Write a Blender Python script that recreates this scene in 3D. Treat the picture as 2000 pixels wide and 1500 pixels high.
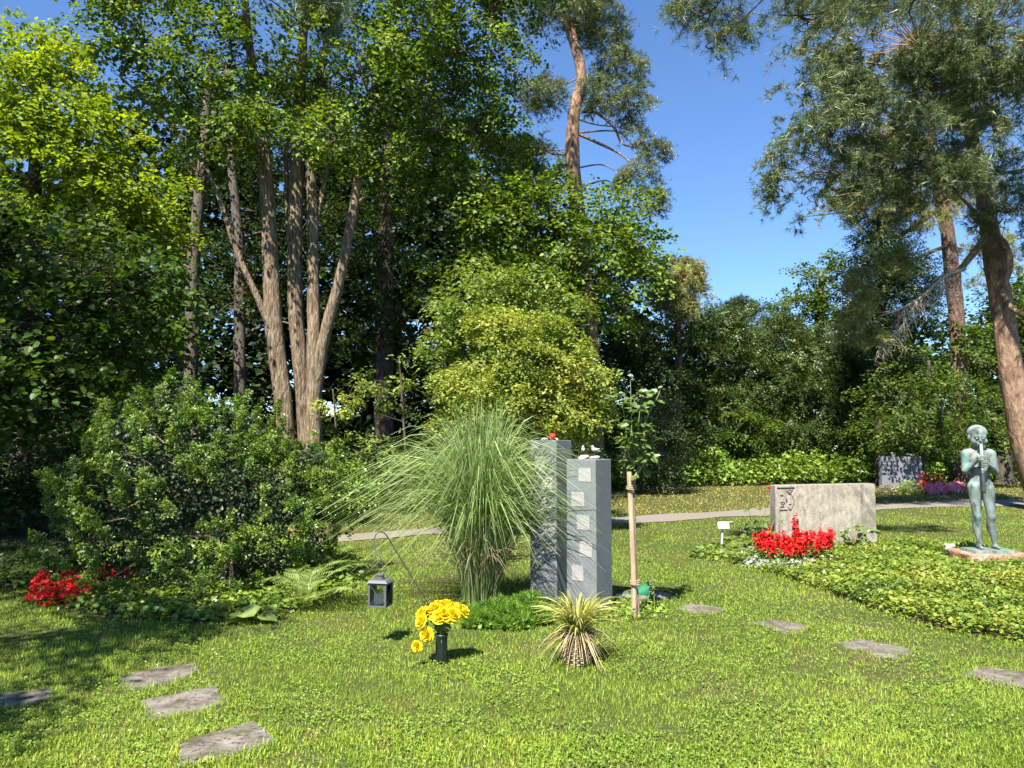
import bpy, math, random
import numpy as np

for o in list(bpy.data.objects):
    bpy.data.objects.remove(o)
sc = bpy.context.scene
COL = sc.collection
rng = np.random.default_rng(11)
R = math.radians

# ------------------------------------------------------------------ camera, sky, sun, exposure
EYE = 1.6
F = 1500.0
PITCH = math.atan(110.0 / F)
cam_d = bpy.data.cameras.new("camera")
cam = bpy.data.objects.new("camera", cam_d)
COL.objects.link(cam)
cam.location = (0, 0, EYE)
cam.rotation_euler = (math.pi / 2 + PITCH, 0, 0)
cam_d.sensor_width = 36
cam_d.lens = 36 * F / 2000
cam_d.clip_start = 0.05
cam_d.clip_end = 900
sc.camera = cam

SUN_EL, SUN_AZ = R(55), R(203)          # azimuth clockwise from +Y: behind the camera, to the left
SUN = np.array([math.sin(SUN_AZ) * math.cos(SUN_EL), math.cos(SUN_AZ) * math.cos(SUN_EL), math.sin(SUN_EL)])
world = bpy.data.worlds.new("World")
sc.world = world
world.use_nodes = True
wn = world.node_tree
wn.nodes.clear()
w_out = wn.nodes.new("ShaderNodeOutputWorld")
w_bg = wn.nodes.new("ShaderNodeBackground")
w_sky = wn.nodes.new("ShaderNodeTexSky")
w_sky.sky_type = 'NISHITA'
w_sky.sun_disc = False
w_sky.sun_elevation = SUN_EL
w_sky.sun_rotation = SUN_AZ
w_sky.altitude = 500
w_sky.air_density = 1.0
w_sky.dust_density = 0.0
w_sky.ozone_density = 10.0
w_bg.inputs['Strength'].default_value = 0.075
wn.links.new(w_sky.outputs[0], w_bg.inputs['Color'])
wn.links.new(w_bg.outputs[0], w_out.inputs['Surface'])

sun_d = bpy.data.lights.new("sun", 'SUN')
sun_d.energy = 5.0
sun_d.angle = R(0.53)
sun_d.color = (1.0, 0.95, 0.86)
sun_o = bpy.data.objects.new("sun", sun_d)
COL.objects.link(sun_o)
from mathutils import Vector, Matrix, Quaternion
sun_o.rotation_euler = Vector(-SUN).to_track_quat('-Z', 'Y').to_euler()

sc.view_settings.view_transform = 'Standard'
sc.view_settings.look = 'None'
sc.view_settings.exposure = 1.65
sc.view_settings.gamma = 1.0
sc.view_settings.use_curve_mapping = False
sc.render.engine = 'CYCLES'
sc.cycles.max_bounces = 6
sc.cycles.diffuse_bounces = 3
sc.cycles.glossy_bounces = 2
sc.cycles.transmission_bounces = 4
sc.cycles.transparent_max_bounces = 6
sc.cycles.caustics_reflective = False
sc.cycles.caustics_refractive = False
sc.cycles.use_denoising = True

# ------------------------------------------------------------------ pixel <-> place
CP, SP = math.cos(PITCH), math.sin(PITCH)


def P(px, py, Y):
    u, v = (px - 1000) / F, (750 - py) / F
    d = np.array([u, CP - v * SP, SP + v * CP])
    return np.array([0, 0, EYE]) + d * (Y / d[1])


def Gd(px, py, z=0.0):
    u, v = (px - 1000) / F, (750 - py) / F
    d = np.array([u, CP - v * SP, SP + v * CP])
    return np.array([0, 0, EYE]) + d * ((z - EYE) / d[2])


def G(px, py):
    """point of the ground seen at a pixel"""
    p = Gd(px, py)
    for _ in range(8):
        p = Gd(px, py, float(hgt(p[0], p[1])))
    return p


PATH = np.array([[-30, -2.5], [-16, 5.0], [-7.0, 10.2], [-2.7, 12.9], [2.1, 15.5], [8.6, 18.6], [13.3, 20.2], [24, 22.5], [50, 24]])
EDGE = np.array([[-40, 3.0], [-16, 7.6], [-7.0, 12.6], [-4.0, 14.8], [-1.0, 19.0], [2.0, 23.5], [6.0, 26.0], [13.0, 28.0], [24, 30], [50, 32]])


def path_y(x):
    return np.interp(x, PATH[:, 0], PATH[:, 1])


def edge_y(x):
    return np.interp(x, EDGE[:, 0], EDGE[:, 1])


def hgt(x, y):
    x = np.asarray(x, float); y = np.asarray(y, float)
    t = np.clip(y - edge_y(x), 0, None)
    slope = np.interp(x, [-8, 0, 4], [0.10, 0.14, 0.20])
    h = slope * t * np.clip(t / 1.5, 0, 1)
    h = np.where(t > 18, slope * 18 + 0.03 * (t - 18), h)
    bump = 0.018 * np.sin(x * 1.7 + 0.6) * np.sin(y * 1.3) + 0.012 * np.sin(x * 0.7 - y * 0.9)
    return h + bump * np.clip(y / 3, 0, 1)


# ------------------------------------------------------------------ mesh tools
def nrm(v):
    v = np.asarray(v, float)
    return v / np.maximum(np.linalg.norm(v, axis=-1, keepdims=True), 1e-9)


def frames(n, d):
    z = nrm(n)
    y = nrm(d - (d * z).sum(-1, keepdims=True) * z)
    x = np.cross(y, z)
    return np.stack([x, y, z], -1)


class Geo:
    def __init__(self):
        self.V, self.Fs, self.A, self.n = [], {}, [], 0

    def add(self, V, F, var=None):
        V = np.asarray(V, np.float32).reshape(-1, 3)
        if not isinstance(F, list):
            F = [F]
        for f in F:
            f = np.asarray(f, np.int64)
            if f.size:
                self.Fs.setdefault(f.shape[1], []).append(f + self.n)
        if var is None:
            var = np.full(len(V), rng.random())
        elif np.isscalar(var):
            var = np.full(len(V), var)
        self.V.append(V); self.A.append(np.asarray(var, np.float32)); self.n += len(V)
        return self

    def mesh(self, name, origin=(0, 0, 0), smooth=False):
        V = np.concatenate(self.V) - np.asarray(origin, np.float32)
        me = bpy.data.meshes.new(name)
        me.vertices.add(len(V))
        me.vertices.foreach_set("co", V.astype(np.float32).ravel())
        starts, loops, off = [], [], 0
        for k, fl in self.Fs.items():
            f = np.concatenate(fl)
            loops.append(f.ravel())
            starts.append(off + np.arange(len(f)) * k)
            off += f.size
        loops = np.concatenate(loops); starts = np.concatenate(starts)
        me.loops.add(len(loops))
        me.loops.foreach_set("vertex_index", loops.astype(np.int32))
        me.polygons.add(len(starts))
        me.polygons.foreach_set("loop_start", starts.astype(np.int32))
        me.polygons.foreach_set("use_smooth", np.full(len(starts), bool(smooth)))
        at = me.attributes.new("tint", 'FLOAT', 'POINT')
        at.data.foreach_set("value", np.concatenate(self.A).astype(np.float32))
        me.update(calc_edges=True)
        return me

    def build(self, name, mat, parent=None, smooth=False, kind=None, label=None):
        """a part of PARENT (an Empty at the thing's base), or a top-level mesh"""
        origin = PLACE[parent.name] if parent is not None else (0, 0, 0)
        o = bpy.data.objects.new(name, self.mesh(name, origin, smooth))
        o.data.materials.append(mat)
        COL.objects.link(o)
        if parent is not None:
            o.parent = parent
        PLACE[o.name] = np.asarray(origin, float)
        if kind:
            o["kind"] = kind
        if label:
            o["label"] = label
        return o


PLACE = {}


def thing(name, label, cat, loc, group=None):
    o = bpy.data.objects.new(name, None)
    o.empty_display_size = 0.1
    COL.objects.link(o)
    o.location = tuple(float(v) for v in loc)
    PLACE[o.name] = np.asarray(loc, float)
    o["label"] = label; o["category"] = cat
    if group:
        o["group"] = group
    return o


def tag(o, label, cat, group=None):
    o["label"] = label; o["category"] = cat
    if group:
        o["group"] = group
    return o


def child(name, me, mat, parent, M, kind=None):
    """a part that shares mesh data; M is a world 4x4"""
    o = bpy.data.objects.new(name, me)
    if not me.materials:
        me.materials.append(mat)
    COL.objects.link(o)
    o.parent = parent
    L = Matrix.Translation(-Vector(PLACE[parent.name])) @ Matrix(M.tolist() if hasattr(M, 'tolist') else M)
    o.matrix_basis = L
    if kind:
        o["kind"] = kind
    return o


def scatter(T, F, pos, M, s):
    """copies of a small template: returns V, faces, tint"""
    T = np.asarray(T, float)
    s = np.asarray(s, float)
    s = s[:, None, None] if s.ndim == 1 else s[:, None, :]
    V = pos[:, None, :] + np.einsum('nij,nkj->nki', M, T[None] * s)
    k = len(T)
    idx = (np.arange(len(pos)) * k)[:, None, None]
    Fs = [(np.asarray(f)[None] + idx).reshape(-1, np.asarray(f).shape[1]) for f in (F if isinstance(F, list) else [F])]
    tint = np.repeat(rng.random(len(pos)), k)
    return V.reshape(-1, 3), Fs, tint


def tube(pts, rad, sides=8, cap=True, wob=0.0):
    pts = np.asarray(pts, float); n = len(pts)
    rad = np.broadcast_to(np.asarray(rad, float), (n,))
    t = nrm(np.gradient(pts, axis=0))
    ref = np.array([0.31, 0.95, 0.05]) if abs(t[:, 2]).mean() > 0.6 else np.array([0.05, 0.1, 1.0])
    a = nrm(np.cross(t, ref)); b = np.cross(t, a)
    ang = np.linspace(0, 2 * math.pi, sides, endpoint=False)
    rr = rad[:, None] * (1 + wob * (rng.random((n, sides)) - 0.5))
    V = pts[:, None] + rr[..., None] * (np.cos(ang)[None, :, None] * a[:, None] + np.sin(ang)[None, :, None] * b[:, None])
    V = V.reshape(-1, 3)
    i = np.arange(n - 1)[:, None] * sides; j = np.arange(sides)[None]
    j2 = (j + 1) % sides
    Fq = np.stack([i + j, i + j2, i + sides + j2, i + sides + j], -1).reshape(-1, 4)
    fs = [Fq]
    if cap:
        fs.append(np.arange(sides)[::-1][None])
        fs.append((np.arange(sides) + (n - 1) * sides)[None])
    return V, fs


def curve(ctrl, n):
    """smooth (Catmull-Rom) resample of control points, n samples"""
    c = np.asarray(ctrl, float)
    if len(c) == 2:
        t = np.linspace(0, 1, n)[:, None]
        return c[0] * (1 - t) + c[1] * t
    p = np.vstack([2 * c[0] - c[1], c, 2 * c[-1] - c[-2]])
    u = np.linspace(0, len(c) - 1 - 1e-6, n)
    k = u.astype(int); t = (u - k)[:, None]
    p0, p1, p2, p3 = p[k], p[k + 1], p[k + 2], p[k + 3]
    return 0.5 * (2 * p1 + (p2 - p0) * t + (2 * p0 - 5 * p1 + 4 * p2 - p3) * t ** 2 + (-p0 + 3 * p1 - 3 * p2 + p3) * t ** 3)


def box(c, s, rz=0.0, taper=1.0):
    c = np.asarray(c, float); x, y, z = np.asarray(s, float) / 2
    V = np.array([[-x, -y, -z], [x, -y, -z], [x, y, -z], [-x, y, -z],
                  [-x * taper, -y * taper, z], [x * taper, -y * taper, z], [x * taper, y * taper, z], [-x * taper, y * taper, z]])
    cz, sz = math.cos(rz), math.sin(rz)
    V = V @ np.array([[cz, sz, 0], [-sz, cz, 0], [0, 0, 1]])
    Fq = np.array([[0, 3, 2, 1], [4, 5, 6, 7], [0, 1, 5, 4], [1, 2, 6, 5], [2, 3, 7, 6], [3, 0, 4, 7]])
    return V + c, Fq


def lathe(prof, sides=20, c=(0, 0, 0), axis=None):
    prof = np.asarray(prof, float)
    ang = np.linspace(0, 2 * math.pi, sides, endpoint=False)
    V = np.stack([prof[:, None, 0] * np.cos(ang), prof[:, None, 0] * np.sin(ang), np.repeat(prof[:, None, 1], sides, 1)], -1).reshape(-1, 3)
    if axis is not None:
        M = frames(np.asarray([axis], float), np.array([[0.3, 0.9, 0.2]]))[0]
        V = V @ M.T
    n = len(prof)
    i = np.arange(n - 1)[:, None] * sides; j = np.arange(sides)[None]; j2 = (j + 1) % sides
    Fq = np.stack([i + j, i + j2, i + sides + j2, i + sides + j], -1).reshape(-1, 4)
    return V + np.asarray(c, float), Fq


def rock(c, s, seed=0, n=2, rough=0.18):
    import bmesh
    bm = bmesh.new()
    bmesh.ops.create_icosphere(bm, subdivisions=n, radius=0.5)
    r = np.random.default_rng(seed)
    V = np.array([v.co for v in bm.verts])
    k = nrm(r.normal(size=(7, 3)))
    for q in k:
        V = V * (1 + rough * np.sin((V @ q) * 7 + r.random() * 6)[:, None] * 0.4)
    Fq = np.array([[v.index for v in f.verts] for f in bm.faces])
    bm.free()
    return V * np.asarray(s) + np.asarray(c), Fq


def inside(poly, x, y):
    poly = np.asarray(poly)[:, :2]
    c = np.zeros(np.shape(x), bool)
    j = len(poly) - 1
    for i in range(len(poly)):
        xi, yi = poly[i]; xj, yj = poly[j]
        cond = ((yi > y) != (yj > y)) & (x < (xj - xi) * (y - yi) / (yj - yi + 1e-12) + xi)
        c ^= cond
        j = i
    return c


def vnoise(x, y, s, seed=0):
    """value noise in the plane, 0..1"""
    r = np.random.default_rng(seed)
    T = r.random((64, 64))
    u = np.asarray(x) / s; v = np.asarray(y) / s
    i = np.floor(u).astype(int); j = np.floor(v).astype(int)
    fx = u - i; fy = v - j
    fx = fx * fx * (3 - 2 * fx); fy = fy * fy * (3 - 2 * fy)
    g = lambda a, b: T[a % 64, b % 64]
    return (g(i, j) * (1 - fx) + g(i + 1, j) * fx) * (1 - fy) + (g(i, j + 1) * (1 - fx) + g(i + 1, j + 1) * fx) * fy


# surface nets for organic bodies -------------------------------------------------
def surface_net(f, lo, hi, h):
    lo = np.asarray(lo, float); hi = np.asarray(hi, float)
    n = np.ceil((hi - lo) / h).astype(int) + 1
    ax = [lo[i] + h * np.arange(n[i]) for i in range(3)]
    X, Y, Z = np.meshgrid(*ax, indexing='ij')
    v = f(np.stack([X, Y, Z], -1))
    ins = v < 0
    cn = n - 1
    acc = np.zeros((*cn, 3)); cnt = np.zeros(cn)
    offs = [(a, b, c) for a in (0, 1) for b in (0, 1) for c in (0, 1)]
    sl = lambda o: tuple(slice(o[i], o[i] + cn[i]) for i in range(3))
    for a in offs:
        for d in range(3):
            if a[d] == 0:
                b = list(a); b[d] = 1; b = tuple(b)
                va, vb = v[sl(a)], v[sl(b)]
                m = (va < 0) != (vb < 0)
                t = np.where(m, va / np.where(m, va - vb, 1), 0)
                p = np.broadcast_to(np.array(a, float), (*cn, 3)).copy()
                p[..., d] = t
                acc += p * m[..., None]; cnt += m
    act = cnt > 0
    ids = -np.ones(cn, int); ids[act] = np.arange(act.sum())
    cell = np.stack(np.nonzero(act), -1)
    V = lo + h * (cell + acc[act] / cnt[act][:, None])
    Fs = []
    for d in range(3):
        e1, e2 = [(1, 2), (2, 0), (0, 1)][d]
        a = [slice(0, n[i]) for i in range(3)]; b = [slice(0, n[i]) for i in range(3)]
        a[d] = slice(0, n[d] - 1); b[d] = slice(1, n[d])
        m = ins[tuple(a)] != ins[tuple(b)]
        idx = np.stack(np.nonzero(m), -1)
        ok = (idx[:, e1] > 0) & (idx[:, e2] > 0) & (idx[:, e1] < cn[e1]) & (idx[:, e2] < cn[e2])
        idx = idx[ok]
        flip = ins[tuple(a)][tuple(idx.T)]
        q = []
        for (s1, s2) in ((0, 0), (-1, 0), (-1, -1), (0, -1)):
            k = idx.copy(); k[:, e1] += s1; k[:, e2] += s2
            q.append(ids[tuple(k.T)])
        q = np.stack(q, -1)
        q[flip] = q[flip][:, ::-1]
        Fs.append(q[:, ::-1])
    return V, np.concatenate(Fs)


def sd_cone(p, a, b, ra, rb):
    a = np.asarray(a, float); b = np.asarray(b, float)
    ab = b - a
    t = np.clip(((p - a) @ ab) / (ab @ ab), 0, 1)
    return np.linalg.norm(p - a - t[..., None] * ab, axis=-1) - (ra + (rb - ra) * t)


def sd_ell(p, c, r):
    q = (p - np.asarray(c)) / np.asarray(r)
    k = np.linalg.norm(q, axis=-1)
    return (k - 1) * min(r)


def smin(a, b, k):
    h = np.clip(0.5 + 0.5 * (b - a) / k, 0, 1)
    return b * (1 - h) + a * h - k * h * (1 - h)


# ------------------------------------------------------------------ materials
def mat_new(name):
    m = bpy.data.materials.new(name)
    m.use_nodes = True
    m.node_tree.nodes.clear()
    return m, m.node_tree.nodes, m.node_tree.links


def ramp(N, stops):
    r = N.new("ShaderNodeValToRGB")
    e = r.color_ramp.elements
    e[0].position = stops[0][0]; e[0].color = (*stops[0][1], 1)
    e[1].position = stops[-1][0]; e[1].color = (*stops[-1][1], 1)
    for p, c in stops[1:-1]:
        q = e.new(p); q.color = (*c, 1)
    return r


def leaf_mat(name, dark, mid, light, trans=0.35, tcol=None, rough=0.5, spec=0.3, patch=1.5, rare=None):
    """tint attribute (per leaf) plus a slow object-space noise choose the leaf's own colour"""
    m, N, L = mat_new(name)
    at = N.new("ShaderNodeAttribute"); at.attribute_name = "tint"
    geo = N.new("ShaderNodeNewGeometry")
    no = N.new("ShaderNodeTexNoise"); no.inputs['Scale'].default_value = patch; no.inputs['Detail'].default_value = 2
    L.new(geo.outputs['Position'], no.inputs['Vector'])
    mx = N.new("ShaderNodeMath"); mx.operation = 'MULTIPLY_ADD'
    mx.inputs[1].default_value = 0.6; L.new(at.outputs['Fac'], mx.inputs[0])
    n2 = N.new("ShaderNodeMath"); n2.operation = 'MULTIPLY_ADD'; n2.inputs[1].default_value = 1.1; n2.inputs[2].default_value = -0.35
    L.new(no.outputs['Fac'], n2.inputs[0]); L.new(n2.outputs[0], mx.inputs[2])
    st = [(0.12, dark), (0.5, mid), (0.9, light)]
    if rare:
        st = [(0.12, dark), (0.5, mid), (0.82, light), (0.99, rare)]
    rp = ramp(N, st)
    L.new(mx.outputs[0], rp.inputs[0])
    b = N.new("ShaderNodeBsdfPrincipled")
    b.inputs['Roughness'].default_value = rough
    b.inputs['Specular IOR Level'].default_value = spec
    L.new(rp.outputs[0], b.inputs['Base Color'])
    t = N.new("ShaderNodeBsdfTranslucent")
    tm = N.new("ShaderNodeMix"); tm.data_type = 'RGBA'; tm.blend_type = 'MULTIPLY'; tm.inputs[0].default_value = 1.0
    tc = tcol or (1.5, 1.35, 0.5)
    L.new(rp.outputs[0], tm.inputs[6]); tm.inputs[7].default_value = (*tc, 1)
    L.new(tm.outputs[2], t.inputs['Color'])
    ms = N.new("ShaderNodeMixShader"); ms.inputs[0].default_value = trans
    L.new(b.outputs[0], ms.inputs[1]); L.new(t.outputs[0], ms.inputs[2])
    out = N.new("ShaderNodeOutputMaterial")
    L.new(ms.outputs[0], out.inputs['Surface'])
    return m


def surf_mat(name, stops, scale=8.0, detail=6, rough=0.8, spec=0.25, bump=0.3, bscale=None, bdist=0.01, stretch=(1, 1, 1), metal=0.0, second=None):
    """noise-coloured solid; second = (scale, colour, threshold lo, hi) lays blotches over it"""
    m, N, L = mat_new(name)
    tc = N.new("ShaderNodeTexCoord")
    mp = N.new("ShaderNodeMapping"); mp.inputs['Scale'].default_value = stretch
    L.new(tc.outputs['Object'], mp.inputs['Vector'])
    no = N.new("ShaderNodeTexNoise"); no.inputs['Scale'].default_value = scale; no.inputs['Detail'].default_value = detail; no.inputs['Roughness'].default_value = 0.62
    L.new(mp.outputs[0], no.inputs['Vector'])
    rp = ramp(N, stops)
    L.new(no.outputs['Fac'], rp.inputs[0])
    col = rp.outputs[0]
    if second:
        for (s2, c2, lo, hi) in (second if isinstance(second, list) else [second]):
            n2 = N.new("ShaderNodeTexNoise"); n2.inputs['Scale'].default_value = s2; n2.inputs['Detail'].default_value = 5
            L.new(mp.outputs[0], n2.inputs['Vector'])
            mr = N.new("ShaderNodeMapRange"); mr.inputs['From Min'].default_value = lo; mr.inputs['From Max'].default_value = hi
            L.new(n2.outputs['Fac'], mr.inputs['Value'])
            mi = N.new("ShaderNodeMix"); mi.data_type = 'RGBA'
            L.new(mr.outputs[0], mi.inputs[0]); L.new(col, mi.inputs[6]); mi.inputs[7].default_value = (*c2, 1)
            col = mi.outputs[2]
    b = N.new("ShaderNodeBsdfPrincipled")
    b.inputs['Roughness'].default_value = rough
    b.inputs['Specular IOR Level'].default_value = spec
    b.inputs['Metallic'].default_value = metal
    L.new(col, b.inputs['Base Color'])
    if bump:
        nb = N.new("ShaderNodeTexNoise"); nb.inputs['Scale'].default_value = bscale or scale * 2; nb.inputs['Detail'].default_value = 8
        L.new(mp.outputs[0], nb.inputs['Vector'])
        bp = N.new("ShaderNodeBump"); bp.inputs['Strength'].default_value = bump; bp.inputs['Distance'].default_value = bdist
        L.new(nb.outputs['Fac'], bp.inputs['Height']); L.new(bp.outputs[0], b.inputs['Normal'])
    out = N.new("ShaderNodeOutputMaterial")
    L.new(b.outputs[0], out.inputs['Surface'])
    return m


def ground_mat():
    m, N, L = mat_new("ground_soil_and_turf")
    geo = N.new("ShaderNodeNewGeometry")
    def noise(s, d=5):
        n = N.new("ShaderNodeTexNoise"); n.inputs['Scale'].default_value = s; n.inputs['Detail'].default_value = d
        L.new(geo.outputs['Position'], n.inputs['Vector']); return n
    a = noise(30, 8); r1 = ramp(N, [(0.3, (0.018, 0.026, 0.007)), (0.5, (0.04, 0.055, 0.013)), (0.7, (0.085, 0.085, 0.03))])
    L.new(a.outputs['Fac'], r1.inputs[0])
    c = noise(0.8, 4); r2 = ramp(N, [(0.4, (0.045, 0.065, 0.014)), (0.62, (0.085, 0.072, 0.03))])
    L.new(c.outputs['Fac'], r2.inputs[0])
    mi = N.new("ShaderNodeMix"); mi.data_type = 'RGBA'; mi.inputs[0].default_value = 0.45
    L.new(r1.outputs[0], mi.inputs[6]); L.new(r2.outputs[0], mi.inputs[7])
    # woodland floor beyond the lawn: leaf litter (attribute 'tint' = 1 there)
    at = N.new("ShaderNodeAttribute"); at.attribute_name = "tint"
    d = noise(6, 8); r3 = ramp(N, [(0.3, (0.02, 0.015, 0.008)), (0.55, (0.05, 0.035, 0.02)), (0.75, (0.06, 0.06, 0.02))])
    L.new(d.outputs['Fac'], r3.inputs[0])
    m2 = N.new("ShaderNodeMix"); m2.data_type = 'RGBA'
    L.new(at.outputs['Fac'], m2.inputs[0]); L.new(mi.outputs[2], m2.inputs[6]); L.new(r3.outputs[0], m2.inputs[7])
    b = N.new("ShaderNodeBsdfPrincipled"); b.inputs['Roughness'].default_value = 0.95; b.inputs['Specular IOR Level'].default_value = 0.1
    L.new(m2.outputs[2], b.inputs['Base Color'])
    bp = N.new("ShaderNodeBump"); bp.inputs['Strength'].default_value = 0.6; bp.inputs['Distance'].default_value = 0.02
    L.new(a.outputs['Fac'], bp.inputs['Height']); L.new(bp.outputs[0], b.inputs['Normal'])
    o = N.new("ShaderNodeOutputMaterial"); L.new(b.outputs[0], o.inputs['Surface'])
    return m


def plain(name, col, rough=0.5, spec=0.4, metal=0.0, bump=0.0, bs=60):
    return surf_mat(name, [(0.3, tuple(c * 0.85 for c in col)), (0.7, tuple(min(1, c * 1.1) for c in col))], scale=12, rough=rough, spec=spec, metal=metal, bump=bump, bscale=bs, bdist=0.003)


M = {}
M['ground'] = ground_mat()
M['gravel'] = surf_mat('path_gravel', [(0.3, (0.12, 0.105, 0.084)), (0.5, (0.175, 0.155, 0.13)), (0.7, (0.24, 0.215, 0.183))], scale=60, rough=0.95, spec=0.1, bump=0.6, bscale=90)
M['grass'] = leaf_mat('grass_blades', (0.125, 0.195, 0.02), (0.24, 0.34, 0.035), (0.37, 0.44, 0.065), trans=0.35, tcol=(1.2, 1.2, 0.5), rough=0.45, spec=0.25, patch=0.9, rare=(0.36, 0.30, 0.11))
M['drygrass'] = leaf_mat('dry_grass_blades', (0.17, 0.17, 0.035), (0.34, 0.29, 0.07), (0.46, 0.36, 0.11), trans=0.3, tcol=(1.1, 1.05, 0.6), rough=0.5, patch=0.5, rare=(0.40, 0.30, 0.13))
M['clover'] = leaf_mat('clover_leaves', (0.09, 0.17, 0.02), (0.17, 0.28, 0.035), (0.27, 0.37, 0.055), trans=0.35, tcol=(1.2, 1.2, 0.5), patch=1.2)
M['lime'] = leaf_mat('linden_leaves', (0.028, 0.06, 0.011), (0.05, 0.10, 0.016), (0.09, 0.15, 0.024), trans=0.4)
M['bright'] = leaf_mat('yellow_green_leaves', (0.09, 0.15, 0.014), (0.18, 0.26, 0.02), (0.30, 0.37, 0.03), trans=0.5, tcol=(1.4, 1.3, 0.4))
M['beech'] = leaf_mat('wood_leaves', (0.035, 0.07, 0.01), (0.09, 0.16, 0.018), (0.23, 0.31, 0.034), trans=0.4)
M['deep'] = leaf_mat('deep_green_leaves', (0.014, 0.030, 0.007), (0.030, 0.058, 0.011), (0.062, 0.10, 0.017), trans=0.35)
M['maple'] = leaf_mat('golden_maple_leaves', (0.09, 0.14, 0.02), (0.215, 0.28, 0.042), (0.42, 0.46, 0.11), trans=0.45, tcol=(1.25, 1.15, 0.5), patch=1.0, rare=(0.42, 0.30, 0.09))
M['dogwood'] = leaf_mat('dogwood_leaves', (0.08, 0.135, 0.025), (0.15, 0.22, 0.04), (0.26, 0.33, 0.08), trans=0.4)
M['pine'] = leaf_mat('pine_needles', (0.045, 0.07, 0.024), (0.105, 0.145, 0.05), (0.21, 0.24, 0.095), trans=0.2, rough=0.4, spec=0.4, patch=1.2, rare=(0.19, 0.14, 0.06))
M['pinegold'] = leaf_mat('yellowish_pine_needles', (0.12, 0.14, 0.035), (0.22, 0.23, 0.065), (0.33, 0.30, 0.11), trans=0.2, rough=0.4, spec=0.4, patch=1.2, rare=(0.26, 0.18, 0.09))
M['yew'] = leaf_mat('yew_needles', (0.022, 0.045, 0.011), (0.055, 0.09, 0.02), (0.115, 0.155, 0.036), trans=0.2, rough=0.4, spec=0.4, patch=0.9)
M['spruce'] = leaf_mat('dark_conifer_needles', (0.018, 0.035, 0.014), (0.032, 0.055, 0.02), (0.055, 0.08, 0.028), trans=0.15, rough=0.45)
M['cypress'] = leaf_mat('cypress_sprays', (0.03, 0.07, 0.010), (0.095, 0.17, 0.022), (0.23, 0.31, 0.05), trans=0.25, rough=0.4, spec=0.4, patch=2.5)
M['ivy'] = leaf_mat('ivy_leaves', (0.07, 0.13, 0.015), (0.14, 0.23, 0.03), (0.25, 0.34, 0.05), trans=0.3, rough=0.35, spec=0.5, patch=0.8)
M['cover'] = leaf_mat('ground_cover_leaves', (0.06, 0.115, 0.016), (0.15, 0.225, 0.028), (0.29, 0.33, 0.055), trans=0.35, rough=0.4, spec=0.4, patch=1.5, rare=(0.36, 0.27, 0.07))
M['silvergrass'] = leaf_mat('silver_grass_blades', (0.11, 0.18, 0.045), (0.21, 0.30, 0.09), (0.38, 0.45, 0.20), trans=0.3, tcol=(1.2, 1.2, 0.7), rough=0.35, spec=0.5, patch=2.0)
M['drystalk'] = leaf_mat('dry_stalks', (0.16, 0.13, 0.06), (0.30, 0.25, 0.13), (0.42, 0.36, 0.22), trans=0.2, patch=3)
M['sedge'] = leaf_mat('sedge_blades', (0.22, 0.24, 0.05), (0.36, 0.36, 0.09), (0.52, 0.48, 0.20), trans=0.35, tcol=(1.1, 1.1, 0.7), patch=5)
M['straw'] = leaf_mat('straw_blades', (0.28, 0.20, 0.10), (0.42, 0.32, 0.17), (0.56, 0.46, 0.28), trans=0.2, tcol=(1, 1, 0.8), patch=5)
M['fern'] = leaf_mat('fern_fronds', (0.09, 0.14, 0.03), (0.18, 0.25, 0.055), (0.30, 0.36, 0.12), trans=0.35, patch=3)
M['roseleaf'] = leaf_mat('rose_leaves', (0.06, 0.11, 0.03), (0.11, 0.18, 0.045), (0.20, 0.27, 0.08), trans=0.3, rough=0.35, spec=0.5, patch=4)
M['juniper'] = leaf_mat('juniper_sprays', (0.05, 0.11, 0.012), (0.10, 0.20, 0.018), (0.18, 0.30, 0.03), trans=0.25, patch=4)
M['red'] = leaf_mat('red_petals', (0.45, 0.006, 0.008), (0.68, 0.012, 0.015), (0.85, 0.04, 0.03), trans=0.25, tcol=(1.1, 0.9, 0.9), rough=0.5, spec=0.2, patch=4)
M['pink'] = leaf_mat('pink_petals', (0.62, 0.10, 0.22), (0.78, 0.22, 0.36), (0.88, 0.45, 0.50), trans=0.25, tcol=(1.1, 0.9, 0.9), patch=2)
M['purple'] = leaf_mat('purple_leaves', (0.04, 0.008, 0.02), (0.11, 0.015, 0.05), (0.20, 0.03, 0.09), trans=0.25, tcol=(1.1, 0.9, 0.9), patch=4)
M['yellow'] = leaf_mat('yellow_petals', (0.62, 0.44, 0.006), (0.72, 0.55, 0.012), (0.80, 0.66, 0.03), trans=0.3, tcol=(1.05, 1.0, 0.7), rough=0.5, spec=0.2, patch=6)
M['silver'] = leaf_mat('silver_leaves', (0.15, 0.19, 0.12), (0.26, 0.30, 0.21), (0.40, 0.42, 0.33), trans=0.2, tcol=(1, 1, 0.9), rough=0.7, patch=6)
M['cream'] = leaf_mat('cream_petals', (0.55, 0.45, 0.33), (0.7, 0.62, 0.48), (0.8, 0.74, 0.62), trans=0.25, tcol=(1, 1, 0.9), patch=6)
M['bark'] = surf_mat('warm_bark', [(0.30, (0.035, 0.024, 0.016)), (0.44, (0.15, 0.108, 0.070)), (0.58, (0.27, 0.205, 0.135)), (0.78, (0.38, 0.31, 0.215))], scale=7, stretch=(3.0, 3.0, 0.4), rough=0.9, bump=1.0, bscale=10, bdist=0.09, second=[(3.0, (0.16, 0.14, 0.085), 0.60, 0.74)])
M['darkbark'] = surf_mat('dark_bark', [(0.3, (0.035, 0.027, 0.02)), (0.55, (0.085, 0.066, 0.048)), (0.8, (0.15, 0.12, 0.09))], scale=7, stretch=(2, 2, 0.5), rough=0.95, bump=0.8, bscale=12, bdist=0.04)
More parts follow.
